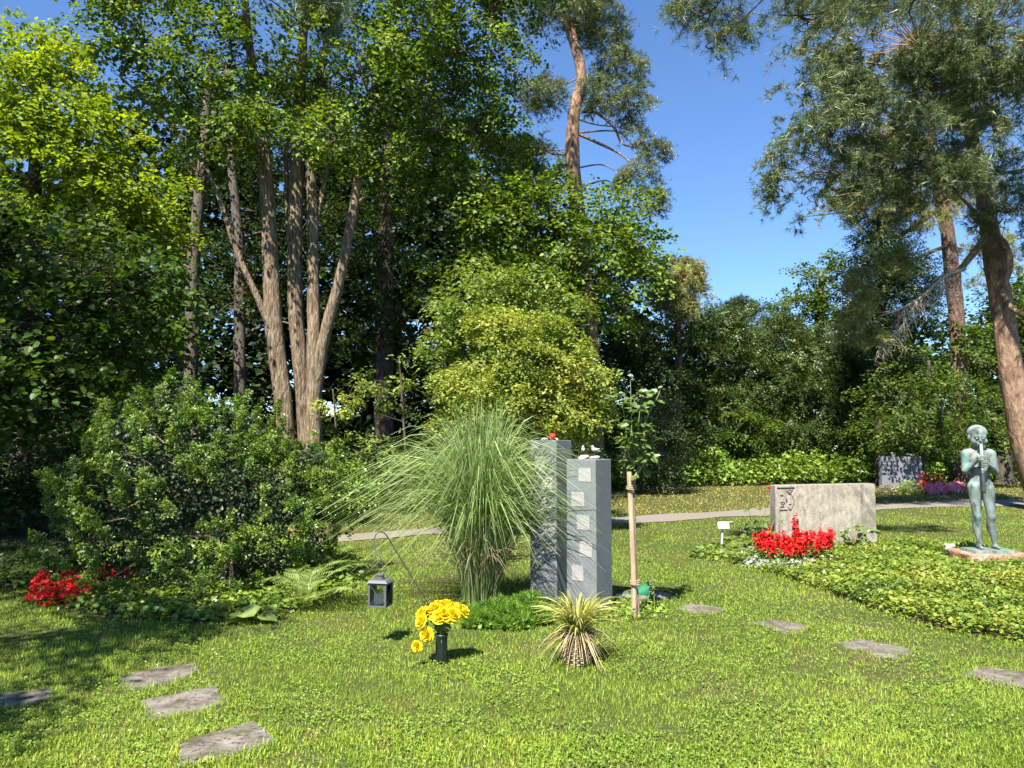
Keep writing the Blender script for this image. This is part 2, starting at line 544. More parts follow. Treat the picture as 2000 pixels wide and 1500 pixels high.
M['greybark'] = surf_mat('grey_bark', [(0.3, (0.05, 0.042, 0.033)), (0.55, (0.11, 0.09, 0.07)), (0.8, (0.18, 0.155, 0.12))], scale=7, stretch=(2, 2, 0.5), rough=0.95, bump=0.8, bscale=12, bdist=0.04)
M['pinebark'] = surf_mat('pine_bark', [(0.28, (0.035, 0.022, 0.017)), (0.42, (0.10, 0.06, 0.044)), (0.6, (0.18, 0.115, 0.085)), (0.8, (0.26, 0.18, 0.14))], scale=6, stretch=(2.2, 2.2, 0.7), rough=0.95, bump=1.0, bscale=8, bdist=0.06)
M['redbark'] = surf_mat('reddish_pine_bark', [(0.28, (0.08, 0.045, 0.03)), (0.45, (0.19, 0.115, 0.075)), (0.65, (0.30, 0.20, 0.135)), (0.8, (0.38, 0.29, 0.21))], scale=5, stretch=(2, 2, 0.7), rough=0.9, bump=1.0, bscale=8, bdist=0.05)
M['deadwood'] = surf_mat('bleached_twigs', [(0.3, (0.26, 0.21, 0.15)), (0.7, (0.48, 0.42, 0.32))], scale=14, rough=0.9, bump=0.4)
M['slate'] = surf_mat('grey_granite', [(0.3, (0.105, 0.118, 0.123)), (0.5, (0.145, 0.158, 0.162)), (0.7, (0.185, 0.197, 0.20))], scale=90, detail=3, rough=0.6, spec=0.3, bump=0.15, bscale=160, bdist=0.002, second=[(2.2, (0.12, 0.135, 0.125), 0.5, 0.75), (9, (0.175, 0.187, 0.185), 0.58, 0.75)])
M['plaque'] = surf_mat('pale_plaque_stone', [(0.3, (0.25, 0.24, 0.235)), (0.7, (0.32, 0.308, 0.295))], scale=40, rough=0.7, bump=0.1)
M['inscription'] = plain('pale_lettering', (0.66, 0.64, 0.6), 0.7)
M['lime_stone'] = surf_mat('weathered_limestone', [(0.26, (0.10, 0.088, 0.068)), (0.40, (0.22, 0.195, 0.155)), (0.56, (0.31, 0.278, 0.228)), (0.8, (0.38, 0.345, 0.29))], scale=9, detail=10, rough=0.95, spec=0.1, bump=0.5, bscale=45, bdist=0.006, stretch=(1.6, 1.6, 0.6), second=[(60, (0.09, 0.08, 0.065), 0.58, 0.66), (2.0, (0.16, 0.14, 0.11), 0.52, 0.72)])
M['groove'] = surf_mat('carved_stone', [(0.3, (0.13, 0.115, 0.09)), (0.7, (0.20, 0.18, 0.15))], scale=30, rough=0.95, bump=0.3)
M['dark_stone'] = surf_mat('dark_headstone', [(0.3, (0.12, 0.125, 0.14)), (0.7, (0.20, 0.205, 0.225))], scale=60, rough=0.7, bump=0.2, second=(3, (0.16, 0.16, 0.17), 0.5, 0.7))
M['paver'] = surf_mat('stepping_stone', [(0.28, (0.045, 0.038, 0.028)), (0.42, (0.105, 0.092, 0.074)), (0.58, (0.165, 0.148, 0.125)), (0.8, (0.24, 0.22, 0.19))], scale=7, detail=10, rough=0.95, spec=0.1, bump=0.7, bscale=40, bdist=0.008, second=[(5, (0.07, 0.068, 0.032), 0.52, 0.66), (40, (0.055, 0.047, 0.035), 0.56, 0.66)])
M['sandstone'] = surf_mat('red_sandstone', [(0.3, (0.22, 0.10, 0.065)), (0.55, (0.36, 0.19, 0.13)), (0.8, (0.46, 0.30, 0.22))], scale=22, detail=9, rough=0.95, spec=0.1, bump=0.9, bscale=35, bdist=0.02, second=(12, (0.40, 0.35, 0.26), 0.56, 0.68))
M['bronze'] = surf_mat('patinated_bronze', [(0.3, (0.09, 0.11, 0.10)), (0.5, (0.16, 0.195, 0.175)), (0.7, (0.24, 0.27, 0.25))], scale=7, detail=8, rough=0.6, spec=0.4, bump=0.35, bscale=30, bdist=0.006, stretch=(1.5, 1.5, 0.6), second=[(5, (0.14, 0.27, 0.22), 0.54, 0.68), (9, (0.06, 0.065, 0.055), 0.54, 0.68)])
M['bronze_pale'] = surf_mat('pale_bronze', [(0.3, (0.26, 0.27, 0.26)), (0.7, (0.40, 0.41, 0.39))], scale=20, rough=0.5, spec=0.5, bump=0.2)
M['bronze_shaded'] = surf_mat('shaded_bronze', [(0.3, (0.035, 0.037, 0.038)), (0.7, (0.07, 0.072, 0.07))], scale=20, rough=0.5, spec=0.5, bump=0.2)  # shade on the lower flute, put into the bronze colour
M['lantern'] = plain('dark_grey_metal', (0.085, 0.085, 0.095), 0.55, 0.5)
M['candle'] = plain('white_wax', (0.75, 0.72, 0.66), 0.5)
M['candletop'] = plain('amber_wax', (0.55, 0.33, 0.10), 0.5)
M['hook'] = plain('dark_rod', (0.06, 0.065, 0.055), 0.5, 0.5)
M['vase'] = plain('dark_green_plastic', (0.012, 0.02, 0.016), 0.4, 0.5)
M['greenvase'] = plain('green_plastic', (0.02, 0.16, 0.085), 0.45, 0.5)
M['wood'] = surf_mat('stake_wood', [(0.3, (0.20, 0.14, 0.085)), (0.5, (0.36, 0.27, 0.17)), (0.75, (0.50, 0.40, 0.27))], scale=16, stretch=(3, 3, 0.3), rough=0.9, bump=0.5, bdist=0.004)
M['cane'] = surf_mat('rose_cane', [(0.3, (0.13, 0.09, 0.06)), (0.55, (0.24, 0.17, 0.11)), (0.8, (0.34, 0.26, 0.17))], scale=20, stretch=(2, 2, 0.5), rough=0.9, bump=0.6, bdist=0.004)
M['greenstem'] = plain('green_stem', (0.17, 0.22, 0.055), 0.5)
M['rope'] = plain('jute_tie', (0.28, 0.21, 0.14), 0.95, 0.1, bump=0.5, bs=90)
M['wicker'] = surf_mat('wicker', [(0.3, (0.20, 0.13, 0.075)), (0.6, (0.36, 0.26, 0.16)), (0.8, (0.47, 0.36, 0.24))], scale=30, rough=0.85, bump=0.3)
M['potsoil'] = plain('potting_soil', (0.06, 0.045, 0.03), 0.95, 0.1)
M['sign'] = plain('white_enamel', (0.80, 0.80, 0.80), 0.4)
M['signpost'] = plain('grey_metal_post', (0.50, 0.51, 0.52), 0.4, 0.5)
M['ceramic_red'] = plain('red_ceramic', (0.60, 0.035, 0.012), 0.3, 0.6)
M['ceramic_grey'] = plain('pale_grey_ceramic', (0.46, 0.48, 0.52), 0.5, 0.4)
M['pebble'] = surf_mat('pale_pebble', [(0.3, (0.42, 0.33, 0.25)), (0.7, (0.62, 0.53, 0.43))], scale=30, rough=0.9, bump=0.5)
M['whitestone'] = plain('white_pebble', (0.7, 0.69, 0.66), 0.8)
M['soil'] = surf_mat('bed_soil', [(0.3, (0.03, 0.022, 0.014)), (0.7, (0.085, 0.06, 0.04))], scale=18, rough=0.95, bump=0.8, bdist=0.03)


def glass_mat():
    m, N, L = mat_new('lantern_glass')
    g = N.new("ShaderNodeBsdfGlossy"); g.inputs['Roughness'].default_value = 0.03
    t = N.new("ShaderNodeBsdfTransparent"); t.inputs['Color'].default_value = (0.93, 0.95, 0.93, 1)
    f = N.new("ShaderNodeFresnel"); f.inputs['IOR'].default_value = 1.45
    ms = N.new("ShaderNodeMixShader")
    L.new(f.outputs[0], ms.inputs[0]); L.new(t.outputs[0], ms.inputs[1]); L.new(g.outputs[0], ms.inputs[2])
    o = N.new("ShaderNodeOutputMaterial"); L.new(ms.outputs[0], o.inputs['Surface'])
    return m


M['glass'] = glass_mat()

# ------------------------------------------------------------------ the ground, the path, the stepping stones
def strip_sheet(xs, y0, y1, ny, dz):
    t = np.linspace(0, 1, ny)
    X = np.repeat(xs[:, None], ny, 1)
    Y = y0[:, None] * (1 - t) + y1[:, None] * t
    Z = hgt(X, Y) + dz
    V = np.stack([X, Y, Z], -1).reshape(-1, 3)
    i = np.arange(len(xs) - 1)[:, None] * ny; j = np.arange(ny - 1)[None]
    Fq = np.stack([i + j, i + ny + j, i + ny + j + 1, i + j + 1], -1).reshape(-1, 4)
    return V, Fq


xs = np.concatenate([np.linspace(-300, -42, 12), np.linspace(-40, 40, 140), np.linspace(42, 300, 12)])
ys = np.concatenate([np.linspace(-120, -12, 8), np.linspace(-10, 60, 150), np.linspace(62, 500, 24)])
X, Y = np.meshgrid(xs, ys, indexing='ij')
Z = hgt(X, Y)
wood = np.clip((Y - edge_y(X)) / 0.8, 0, 1)
g = Geo()
ny = len(ys)
i = np.arange(len(xs) - 1)[:, None] * ny; j = np.arange(ny - 1)[None]
g.add(np.stack([X, Y, Z], -1), np.stack([i + j, i + ny + j, i + ny + j + 1, i + j + 1], -1).reshape(-1, 4), wood.ravel())
ground = g.build('ground', M['ground'], smooth=True); ground["kind"] = "structure"

PXS = np.linspace(-29, 48, 200)
wig = 0.05 * np.sin(PXS * 3.1) + 0.04 * np.sin(PXS * 7.7)
g = Geo(); g.add(*strip_sheet(PXS, path_y(PXS) - np.interp(PXS, [-6, 3], [.42, .72]) + wig, path_y(PXS) + np.interp(PXS, [-6, 3], [.42, .72]) - wig[::-1], 5, 0.012))
path = g.build('path', M['gravel'], smooth=True); path["kind"] = "structure"

STONES = [
    ([(-70, 1372), (25, 1352), (100, 1345), (107, 1362), (60, 1378), (-60, 1392)], 'grey stepping stone in the shade, cut by the left edge of the picture'),
    ([(232, 1325), (300, 1305), (385, 1298), (390, 1312), (330, 1335), (240, 1352)], 'dappled stepping stone closest to the round evergreen shrub'),
    ([(272, 1372), (345, 1357), (420, 1342), (443, 1372), (380, 1393), (292, 1409)], 'stepping stone half shaded, middle of the row on the shaded lawn'),
    ([(330, 1457), (420, 1432), (498, 1411), (548, 1448), (470, 1478), (345, 1499)], 'large stepping stone at the bottom edge of the picture'),
    ([(1318, 1190), (1350, 1180), (1425, 1190), (1395, 1200), (1365, 1203)], 'small stepping stone under the shadow of the staked rose'),
    ([(1463, 1216), (1510, 1210), (1585, 1223), (1560, 1238), (1530, 1238)], 'second stepping stone in the row right of the staked rose'),
    ([(1625, 1258), (1680, 1248), (1795, 1272), (1745, 1289), (1715, 1284)], 'third stepping stone in the row along the leafy bed'),
    ([(1875, 1320), (1920, 1303), (2010, 1315), (2060, 1330), (2010, 1348), (1970, 1342)], 'stepping stone at the right edge of the picture'),
]
STONE_POLY = []
for k, (pp, lab) in enumerate(STONES):
    w = np.array([G(*q) for q in pp])
    # finer, slightly irregular outline
    out = []
    r = np.random.default_rng(k + 40)
    for a in range(len(w)):
        p, q = w[a], w[(a + 1) % len(w)]
        for t in np.linspace(0, 1, 5)[:-1]:
            out.append(p * (1 - t) + q * t + np.array([*(r.normal(size=2) * 0.006), 0]))
    w2 = np.array(out)
    if np.cross(w2[1, :2] - w2[0, :2], w2[6, :2] - w2[0, :2]) < 0:
        w2 = w2[::-1]
    STONE_POLY.append(w2[:, :2] * 0.94 + w2[:, :2].mean(0) * 0.06)
    c = w2.mean(0); n = len(w2)
    z0 = c[2]
    ring = lambda s, z: np.column_stack([(w2[:, :2] - c[:2]) * s + c[:2], np.full(n, z0 + z) + r.normal(size=n) * 0.0015])
    V = np.vstack([ring(1.0, -0.06), ring(1.0, 0.002), ring(0.975, 0.009), ring(0.7, 0.011), ring(0.35, 0.009), [[c[0], c[1], z0 + 0.010]]])
    Fq = [np.array([[l * n + a, l * n + (a + 1) % n, (l + 1) * n + (a + 1) % n, (l + 1) * n + a] for l in range(4) for a in range(n)]),
          np.array([[4 * n + a, 4 * n + (a + 1) % n, 5 * n] for a in range(n)])]
    g = Geo(); g.add(V, Fq)
    o = g.build('stepping_stone', M['paver'], smooth=False)
    tag(o, lab, 'stepping stone', 'stepping stones set in the lawn')

# ------------------------------------------------------------------ leaf shapes
LEAF = np.array([[0, 0, 0], [-0.30, 0.42, 0.07], [0, 1, -0.04], [0.30, 0.42, 0.07]])
LEAF_F = np.array([[0, 3, 2], [0, 2, 1]])
CORD = np.array([[0, 0, 0], [-0.30, -0.06, 0.03], [-0.46, 0.28, 0.06], [-0.30, 0.68, 0.03], [0, 1.02, -0.07], [0.30, 0.68, 0.03], [0.46, 0.28, 0.06], [0.30, -0.06, 0.03]])
CORD_F = np.array([[0, 2, 1], [0, 3, 2], [0, 4, 3], [0, 5, 4], [0, 6, 5], [0, 7, 6]])
HEX = np.array([[0, 0, 0], [-0.42, 0.22, 0.06], [-0.36, 0.66, 0.04], [0, 1.02, -0.06], [0.36, 0.66, 0.04], [0.42, 0.22, 0.06]])
HEX_F = np.array([[0, 2, 1], [0, 3, 2], [0, 4, 3], [0, 5, 4]])
WIDE = LEAF * [1.45, 1, 1.4]
STAR = np.array([[0, 0, 0], [-0.34, 0.05, 0.02], [-0.17, 0.25, 0.03], [-0.5, 0.55, 0.0], [-0.14, 0.55, 0.03], [0, 1.0, -0.05],
                 [0.14, 0.55, 0.03], [0.5, 0.55, 0.0], [0.17, 0.25, 0.03], [0.34, 0.05, 0.02]])
STAR_F = np.array([[0, 2, 1], [0, 4, 2], [2, 4, 3], [0, 5, 4], [0, 6, 5], [0, 8, 6], [8, 7, 6], [0, 9, 8]])


def needle_tuft(n, seed, w=0.035, lo=20, hi=80):
    r = np.random.default_rng(seed)
    V, Fq = [], []
    for k in range(n):
        th = R(r.uniform(lo, hi)); ph = r.uniform(0, 2 * math.pi)
        d = np.array([math.sin(th) * math.cos(ph), math.cos(th), math.sin(th) * math.sin(ph)])
        s = nrm(np.cross(d, r.normal(size=3))) * w
        b = np.array([0, r.uniform(-0.35, 0.25), 0])
        L = r.uniform(0.75, 1.1)
        V += [b - s, b + s, b + d * L]
        Fq.append([3 * k, 3 * k + 1, 3 * k + 2])
    return np.array(V), np.array(Fq)


def shoot(n, seed, w=0.05, droop=0.15):
    """flat two-rowed conifer shoot, unit long along +y"""
    r = np.random.default_rng(seed)
    V, Fq = [[-0.012, 0, 0], [0.012, 0, 0], [0, 1, -droop]], [[0, 1, 2]]
    for k in range(n):
        t = (k + 0.5) / n
        for sd in (-1, 1):
            b = np.array([0, t, -droop * t * t])
            L = 0.30 * (1 - 0.55 * t) * r.uniform(0.8, 1.2)
            tip = b + np.array([sd * L * 0.8, L * 0.62, r.uniform(-0.05, 0.06)])
            i0 = len(V)
            V += [b + [0, -w * 0.5, 0], b + [0, w * 0.5, 0], tip]
            Fq.append([i0, i0 + 1, i0 + 2] if sd > 0 else [i0 + 1, i0, i0 + 2])
    return np.array(V, float), np.array(Fq)


def rnoise(p, s, seed):
    r = np.random.default_rng(seed)
    v = np.zeros(len(p))
    for q in range(5):
        k = nrm(r.normal(size=3)) * (2 * math.pi / s) * r.uniform(0.6, 1.6)
        v += np.sin(p @ k + r.uniform(0, 6.3))
    return v / 5


def blob_w(b):
    px, py, Y, rx, ry, rd = b[:6]
    return P(px, py, Y), np.array([rx * Y / F, rd, ry * Y / F])


def clumps(blobs, clump, k, gap=-0.25, seed=1, keep_front=1.0):
    C, O, B = [], [], []
    for bi, b in enumerate(blobs):
        c, r = blob_w(b)
        dens = b[6] if len(b) > 6 else 1.0
        area = 4 * math.pi * (((r[0] * r[1]) ** 1.6 + (r[0] * r[2]) ** 1.6 + (r[1] * r[2]) ** 1.6) / 3) ** (1 / 1.6)
        n = max(4, int(k * dens * area / (clump * clump)))
        u = nrm(rng.normal(size=(n, 3)))
        rad = 1 - 0.6 * rng.random(n) ** 1.4
        p = c + u * rad[:, None] * r
        ok = rnoise(p, clump * 4.5, seed + bi) > gap
        p = p[ok]; u = u[ok]
        zg = hgt(p[:, 0], p[:, 1]) + 0.15
        p[:, 2] = np.maximum(p[:, 2], zg)
        C.append(p); O.append(nrm(u * r[[0, 1, 2]].max() / r)); B.append(np.full(len(p), bi))
    return np.concatenate(C), np.concatenate(O), np.concatenate(B)


def sprays(C, O, s, ntw, nl, tilt=0.35, up=1.0, droop=0.3, spread=0.5):
    """leaves along twigs fanned out in flat sprays: positions, directions, normals"""
    n = len(C)
    N = nrm(np.array([0, 0, up]) + tilt * rng.normal(size=(n, 3)) + 0.25 * O)
    d0 = nrm(rng.normal(size=(n, ntw, 3)) + 0.9 * O[:, None])
    d0 = nrm(d0 - (d0 * N[:, None]).sum(-1, keepdims=True) * N[:, None])
    t = (np.arange(nl) + rng.random((n, ntw, nl))) / nl
    L = s * rng.uniform(0.6, 1.3, (n, ntw, 1))
    pos = C[:, None, None] + d0[:, :, None] * (L * t)[..., None]
    pos = pos + N[:, None, None] * (rng.normal(size=(n, ntw, nl, 1)) * 0.16 * s)
    pos[..., 2] -= droop * s * t * t
    side = np.cross(N[:, None], d0)
    sg = np.where(np.arange(nl) % 2 == 0, 1, -1)[None, None, :, None]
    dirs = d0[:, :, None] + side[:, :, None] * sg * spread + 0.25 * rng.normal(size=pos.shape)
    dirs[..., 2] -= droop
    nor = N[:, None, None] + 0.42 * rng.normal(size=pos.shape)
    return pos.reshape(-1, 3), dirs.reshape(-1, 3), nor.reshape(-1, 3)


def limb_geo(g, trunks, blobs, C, B, r0, frac=0.6, twig=0.012, sides=5, pine=False):
    TP = trunks[0][0] if pine else np.concatenate([t[0] for t in trunks])
    for bi, b in enumerate(blobs):
        c, r = blob_w(b)
        dd = np.linalg.norm(TP - c, axis=1) + (1.5 * np.clip(c[2] - TP[:, 2] + 0.2, 0, None) if pine else 1.2 * np.clip(TP[:, 2] - c[2] + 0.3, 0, None))
        a = TP[dd.argmin()]
        node = c + 0.25 * (a - c)
        mid = (a + node) / 2 + np.array([0, 0, 0.12 * np.linalg.norm(node - a)]) + rng.normal(size=3) * 0.08 * np.linalg.norm(node - a)
        pts = curve([a, mid, node], 9)
        rr = r0 * min(1.0, 0.35 + 0.12 * np.linalg.norm(c - a))
        V, Fq = tube(pts, np.linspace(rr, rr * 0.45, 9), 6, False)
        g.add(V, Fq)
        cl = C[B == bi]
        sel = cl[rng.random(len(cl)) < frac]
        for q in sel:
            m = (node + q) / 2 + rng.normal(size=3) * 0.1 * np.linalg.norm(q - node) + np.array([0, 0, 0.06 * np.linalg.norm(q - node)])
            V, Fq = tube(curve([node, m, q], 5), np.linspace(max(rr * 0.35, twig), twig * 0.5, 5), 3, False)
            g.add(V, Fq)


def make_trunk(g, pts, sides=16, base=True, n=34, wob=0.16):
    """pts: (px, py, depth, width px)"""
    w = np.array([P(a, b, c) for a, b, c, d in pts]); rad = np.array([d * c / F / 2 for a, b, c, d in pts])
    if base:
        zb = float(hgt(w[0, 0], w[0, 1]))
        bp = np.array([w[0, 0], w[0, 1], zb - 0.15])
        if w[0, 2] - zb > 0.4:
            w = np.vstack([bp, bp * 0.75 + w[0] * 0.25, w]); rad = np.concatenate([[rad[0] * 1.35], [rad[0] * 1.1], rad])
        else:
            w = np.vstack([bp, w]); rad = np.concatenate([[rad[0] * 1.3], rad])
    pp = curve(w, n); rr = np.interp(np.linspace(0, len(w) - 1, n), np.arange(len(w)), rad)
    V, Fq = tube(pp, rr, sides, True, wob)
    g.add(V, Fq)
    return pp, rr


def tree(name, label, cat, trunks, blobs, leaf, bark, size, clump, k, ntw, nl, shape='leaf', limb=0.10, frac=0.5, gap=-0.25,
         group=None, tilt=0.35, droop=0.3, seed=1, singles=0, trunk_part='trunk', crown_part='crown', twigr=0.010, loc=None):
    g = Geo()
    tp = []
    for t in trunks:
        tp.append(make_trunk(g, t[0] if isinstance(t, tuple) else t, base=not (isinstance(t, tuple) and t[1] == 'fork')))
    base = tp[0][0][0].copy(); base[2] = float(hgt(base[0], base[1]))
    th = thing(name, label, cat, base if loc is None else loc, group)
    g.build(trunk_part, bark, th, smooth=True)
    C, O, B = clumps(blobs, clump, k, gap, seed)
    gl = Geo(); limb_geo(gl, tp, blobs, C, B, limb, frac, twigr, pine=shape == 'pine')
    gl.build('branches', bark, th, smooth=True, kind='stuff')
    gc = Geo()
    if shape in ('leaf', 'cord', 'wide', 'hex'):
        T, Fq = {'leaf': (LEAF, LEAF_F), 'cord': (CORD, CORD_F), 'wide': (WIDE, LEAF_F), 'hex': (HEX, HEX_F)}[shape]
        pos, d, n = sprays(C, O, clump, ntw, nl, tilt=tilt, droop=droop)
        s = size * rng.uniform(0.7, 1.25, len(pos))
        Fm = frames(n, d)
        if singles:
            # the leaves that show largest: nearest to the viewer and inside the picture
            dist = np.linalg.norm(pos - np.array([0, 0, EYE]), axis=1)
            px = 1000 + F * pos[:, 0] / pos[:, 1]; py = 860 - F * (pos[:, 2] - EYE) / pos[:, 1]
            ok = (px > 5) & (px < 1995) & (py > 5) & (py < 1490)
            order = np.argsort(np.where(ok, dist, 1e9))[:singles]
            me = Geo().add(T, Fq, 0.5).mesh('leaf')
            for q in order:
                Mx = np.eye(4); Mx[:3, :3] = Fm[q] * s[q]; Mx[:3, 3] = pos[q]
                child('leaf', me, leaf, th, Mx)
            keep = np.ones(len(pos), bool); keep[order] = False
            pos, Fm, s = pos[keep], Fm[keep], s[keep]
        gc.add(*scatter(T, Fq, pos, Fm, s))
    elif shape == 'pine':
        pos, d, n = sprays(C, O, clump, ntw, nl, tilt=tilt, droop=droop, spread=0.35)
        d[:, 2] += 0.35
        s = size * rng.uniform(0.75, 1.25, len(pos))
        Fm = frames(n, d)
        w = rng.integers(0, 3, len(pos))
        for q in range(3):
            T, Fq = needle_tuft(9, q + 5, w=0.045)
            gc.add(*scatter(T, Fq, pos[w == q], Fm[w == q], s[w == q]))
    elif shape == 'shoot':
        pos, d, n = sprays(C, O, clump, ntw, nl, tilt=tilt, droop=droop, spread=0.5)
        d[:, 2] += 0.2
        s = size * rng.uniform(0.7, 1.3, len(pos))
        Fm = frames(n, d)
        w = rng.integers(0, 2, len(pos))
        for q in range(2):
            T, Fq = shoot(3, q + 3, w=0.17, droop=0.2)
            gc.add(*scatter(T, Fq, pos[w == q], Fm[w == q], s[w == q]))
    gc.build(crown_part, leaf, th, kind='stuff')
    return th


# ------------------------------------------------------------------ trees
# the tall tree with several stems behind the round shrub
Y0 = 19.0
tree('multi_stem_tree', 'tall tree with several pale brown stems rising behind the round shrub', 'tree',
     [[(560, 905, Y0, 34), (555, 800, Y0, 34), (542, 700, Y0, 34), (532, 600, Y0, 34), (526, 450, Y0, 31), (515, 300, Y0, 25), (500, 190, Y0, 19), (482, 40, Y0, 15), (470, -120, Y0, 9)],
      [(596, 905, Y0 + .2, 29), (594, 800, Y0 + .2, 29), (586, 700, Y0 + .1, 31), (577, 600, Y0 + .1, 29), (576, 480, Y0 + .1, 28), (580, 330, Y0 + .1, 27), (586, 180, Y0 + .1, 22), (594, 40, Y0 + .1, 18), (610, -140, Y0, 9)],
      [(612, 905, Y0 - .2, 35), (613, 800, Y0 - .2, 31), (613, 680, Y0 - .2, 28), (612, 560, Y0 - .2, 23), (611, 430, Y0 - .2, 21), (607, 300, Y0 - .2, 19), (622, 170, Y0 - .2, 15), (645, 40, Y0, 11)],
      ([(613, 800, Y0 - .2, 23), (620, 735, Y0 - .25, 25), (636, 650, Y0 - .3, 23), (662, 550, Y0 - .4, 21), (688, 420, Y0 - .4, 19), (703, 320, Y0 - .4, 16), (720, 210, Y0 - .3, 14), (752, 90, Y0, 9), (770, 0, Y0, 7)], 'fork'),
      ([(532, 650, Y0 - .1, 15), (500, 575, Y0 - .2, 12), (462, 490, Y0 - .3, 11), (432, 400, Y0 - .3, 9), (398, 320, Y0 - .4, 9), (330, 240, Y0 - .5, 6), (235, 150, Y0 - .6, 4)], 'fork'),
      ([(605, 470, Y0 - .2, 12), (625, 400, Y0 - .1, 10), (642, 300, Y0, 9), (650, 190, Y0, 7)], 'fork'),
      ([(579, 520, Y0 + .2, 14), (566, 470, Y0 + .3, 12), (560, 360, Y0 + .4, 10), (556, 240, Y0 + .4, 8)], 'fork')],
     [(430, 120, 18.2, 150, 90, 1.6), (300, 60, 18.0, 130, 90, 1.5), (560, 30, 18.2, 150, 100, 1.8), (700, 130, 18.0, 120, 110, 1.5), (800, 60, 19.0, 140, 110, 1.6),
      (860, 210, 19.5, 130, 90, 1.5), (930, 110, 20.0, 130, 90, 1.5), (770, 300, 19.0, 90, 70, 1.2), (480, 250, 17.6, 90, 50, 1.0), (640, 260, 17.6, 95, 50, 1.0),
      (380, 330, 18.4, 80, 60, 1.0), (330, 190, 18.5, 90, 60, 1.0, .7), (980, 260, 20.5, 90, 70, 1.2), (880, 340, 20, 80, 45, 1.0), (740, 380, 18.6, 70, 35, .9),
      (600, -120, 18.5, 330, 110, 2.5), (250, -100, 18.0, 200, 110, 2.0), (960, -80, 20, 190, 110, 2.2), (480, -380, 18.5, 300, 160, 2.6, .7), (820, -350, 19, 260, 150, 2.6, .7), (560, 170, 19.5, 110, 70, 1.1), (1010, 30, 20.5, 70, 80, 1.2)],
     M['beech'], M['bark'], 0.112, 0.55, 1.35, 6, 7, 'wide', limb=0.09, frac=0.35, gap=-0.10, seed=3)

# linden hanging in from the left, big rounded leaves
tree('linden_tree', 'dark leafy linden with broad round leaves filling the left side', 'tree',
     [[(-330, 1000, 13.0, 60), (-330, 700, 13.0, 48), (-310, 300, 13.0, 38), (-290, -80, 13.0, 20)]],
     [(60, 640, 12.2, 190, 130, 1.5), (230, 620, 12.6, 120, 130, 1.2), (-120, 620, 12.4, 200, 180, 1.6), (110, 760, 12.0, 150, 70, 1.1), (-40, 780, 12.2, 160, 90, 1.3), (290, 540, 13.0, 80, 80, 1.0),
      (80, 480, 13.0, 170, 90, 1.5, .8), (-150, 420, 13.0, 190, 150, 1.8)],
     M['lime'], M['darkbark'], 0.115, 0.5, 1.1, 5, 6, 'hex', limb=0.07, frac=0.5, gap=-0.3, seed=9, singles=300)
# bright yellow-green tree behind it, upper left
tree('yellow_green_tree', 'sunlit yellow-green leafy tree in the upper left corner', 'tree',
     [[(40, 900, 17.5, 40), (60, 600, 17.5, 34), (70, 300, 17.5, 24), (80, 60, 17.5, 10)]],
     [(70, 180, 16.5, 130, 90, 1.6), (-60, 200, 16.5, 140, 120, 1.6), (170, 270, 16.4, 100, 70, 1.3), (60, 330, 16.2, 140, 60, 1.4), (240, 360, 16.5, 110, 60, 1.2), (300, 440, 16.8, 80, 60, 1.1, .8), (90, 90, 17.2, 80, 40, 1.0), (-200, 120, 17, 120, 140, 1.8), (160, 420, 17, 110, 60, 1.2, .6)],
     M['bright'], M['darkbark'], 0.115, 0.5, 1.25, 6, 7, 'wide', limb=0.08, frac=0.4, gap=-0.3, seed=14)

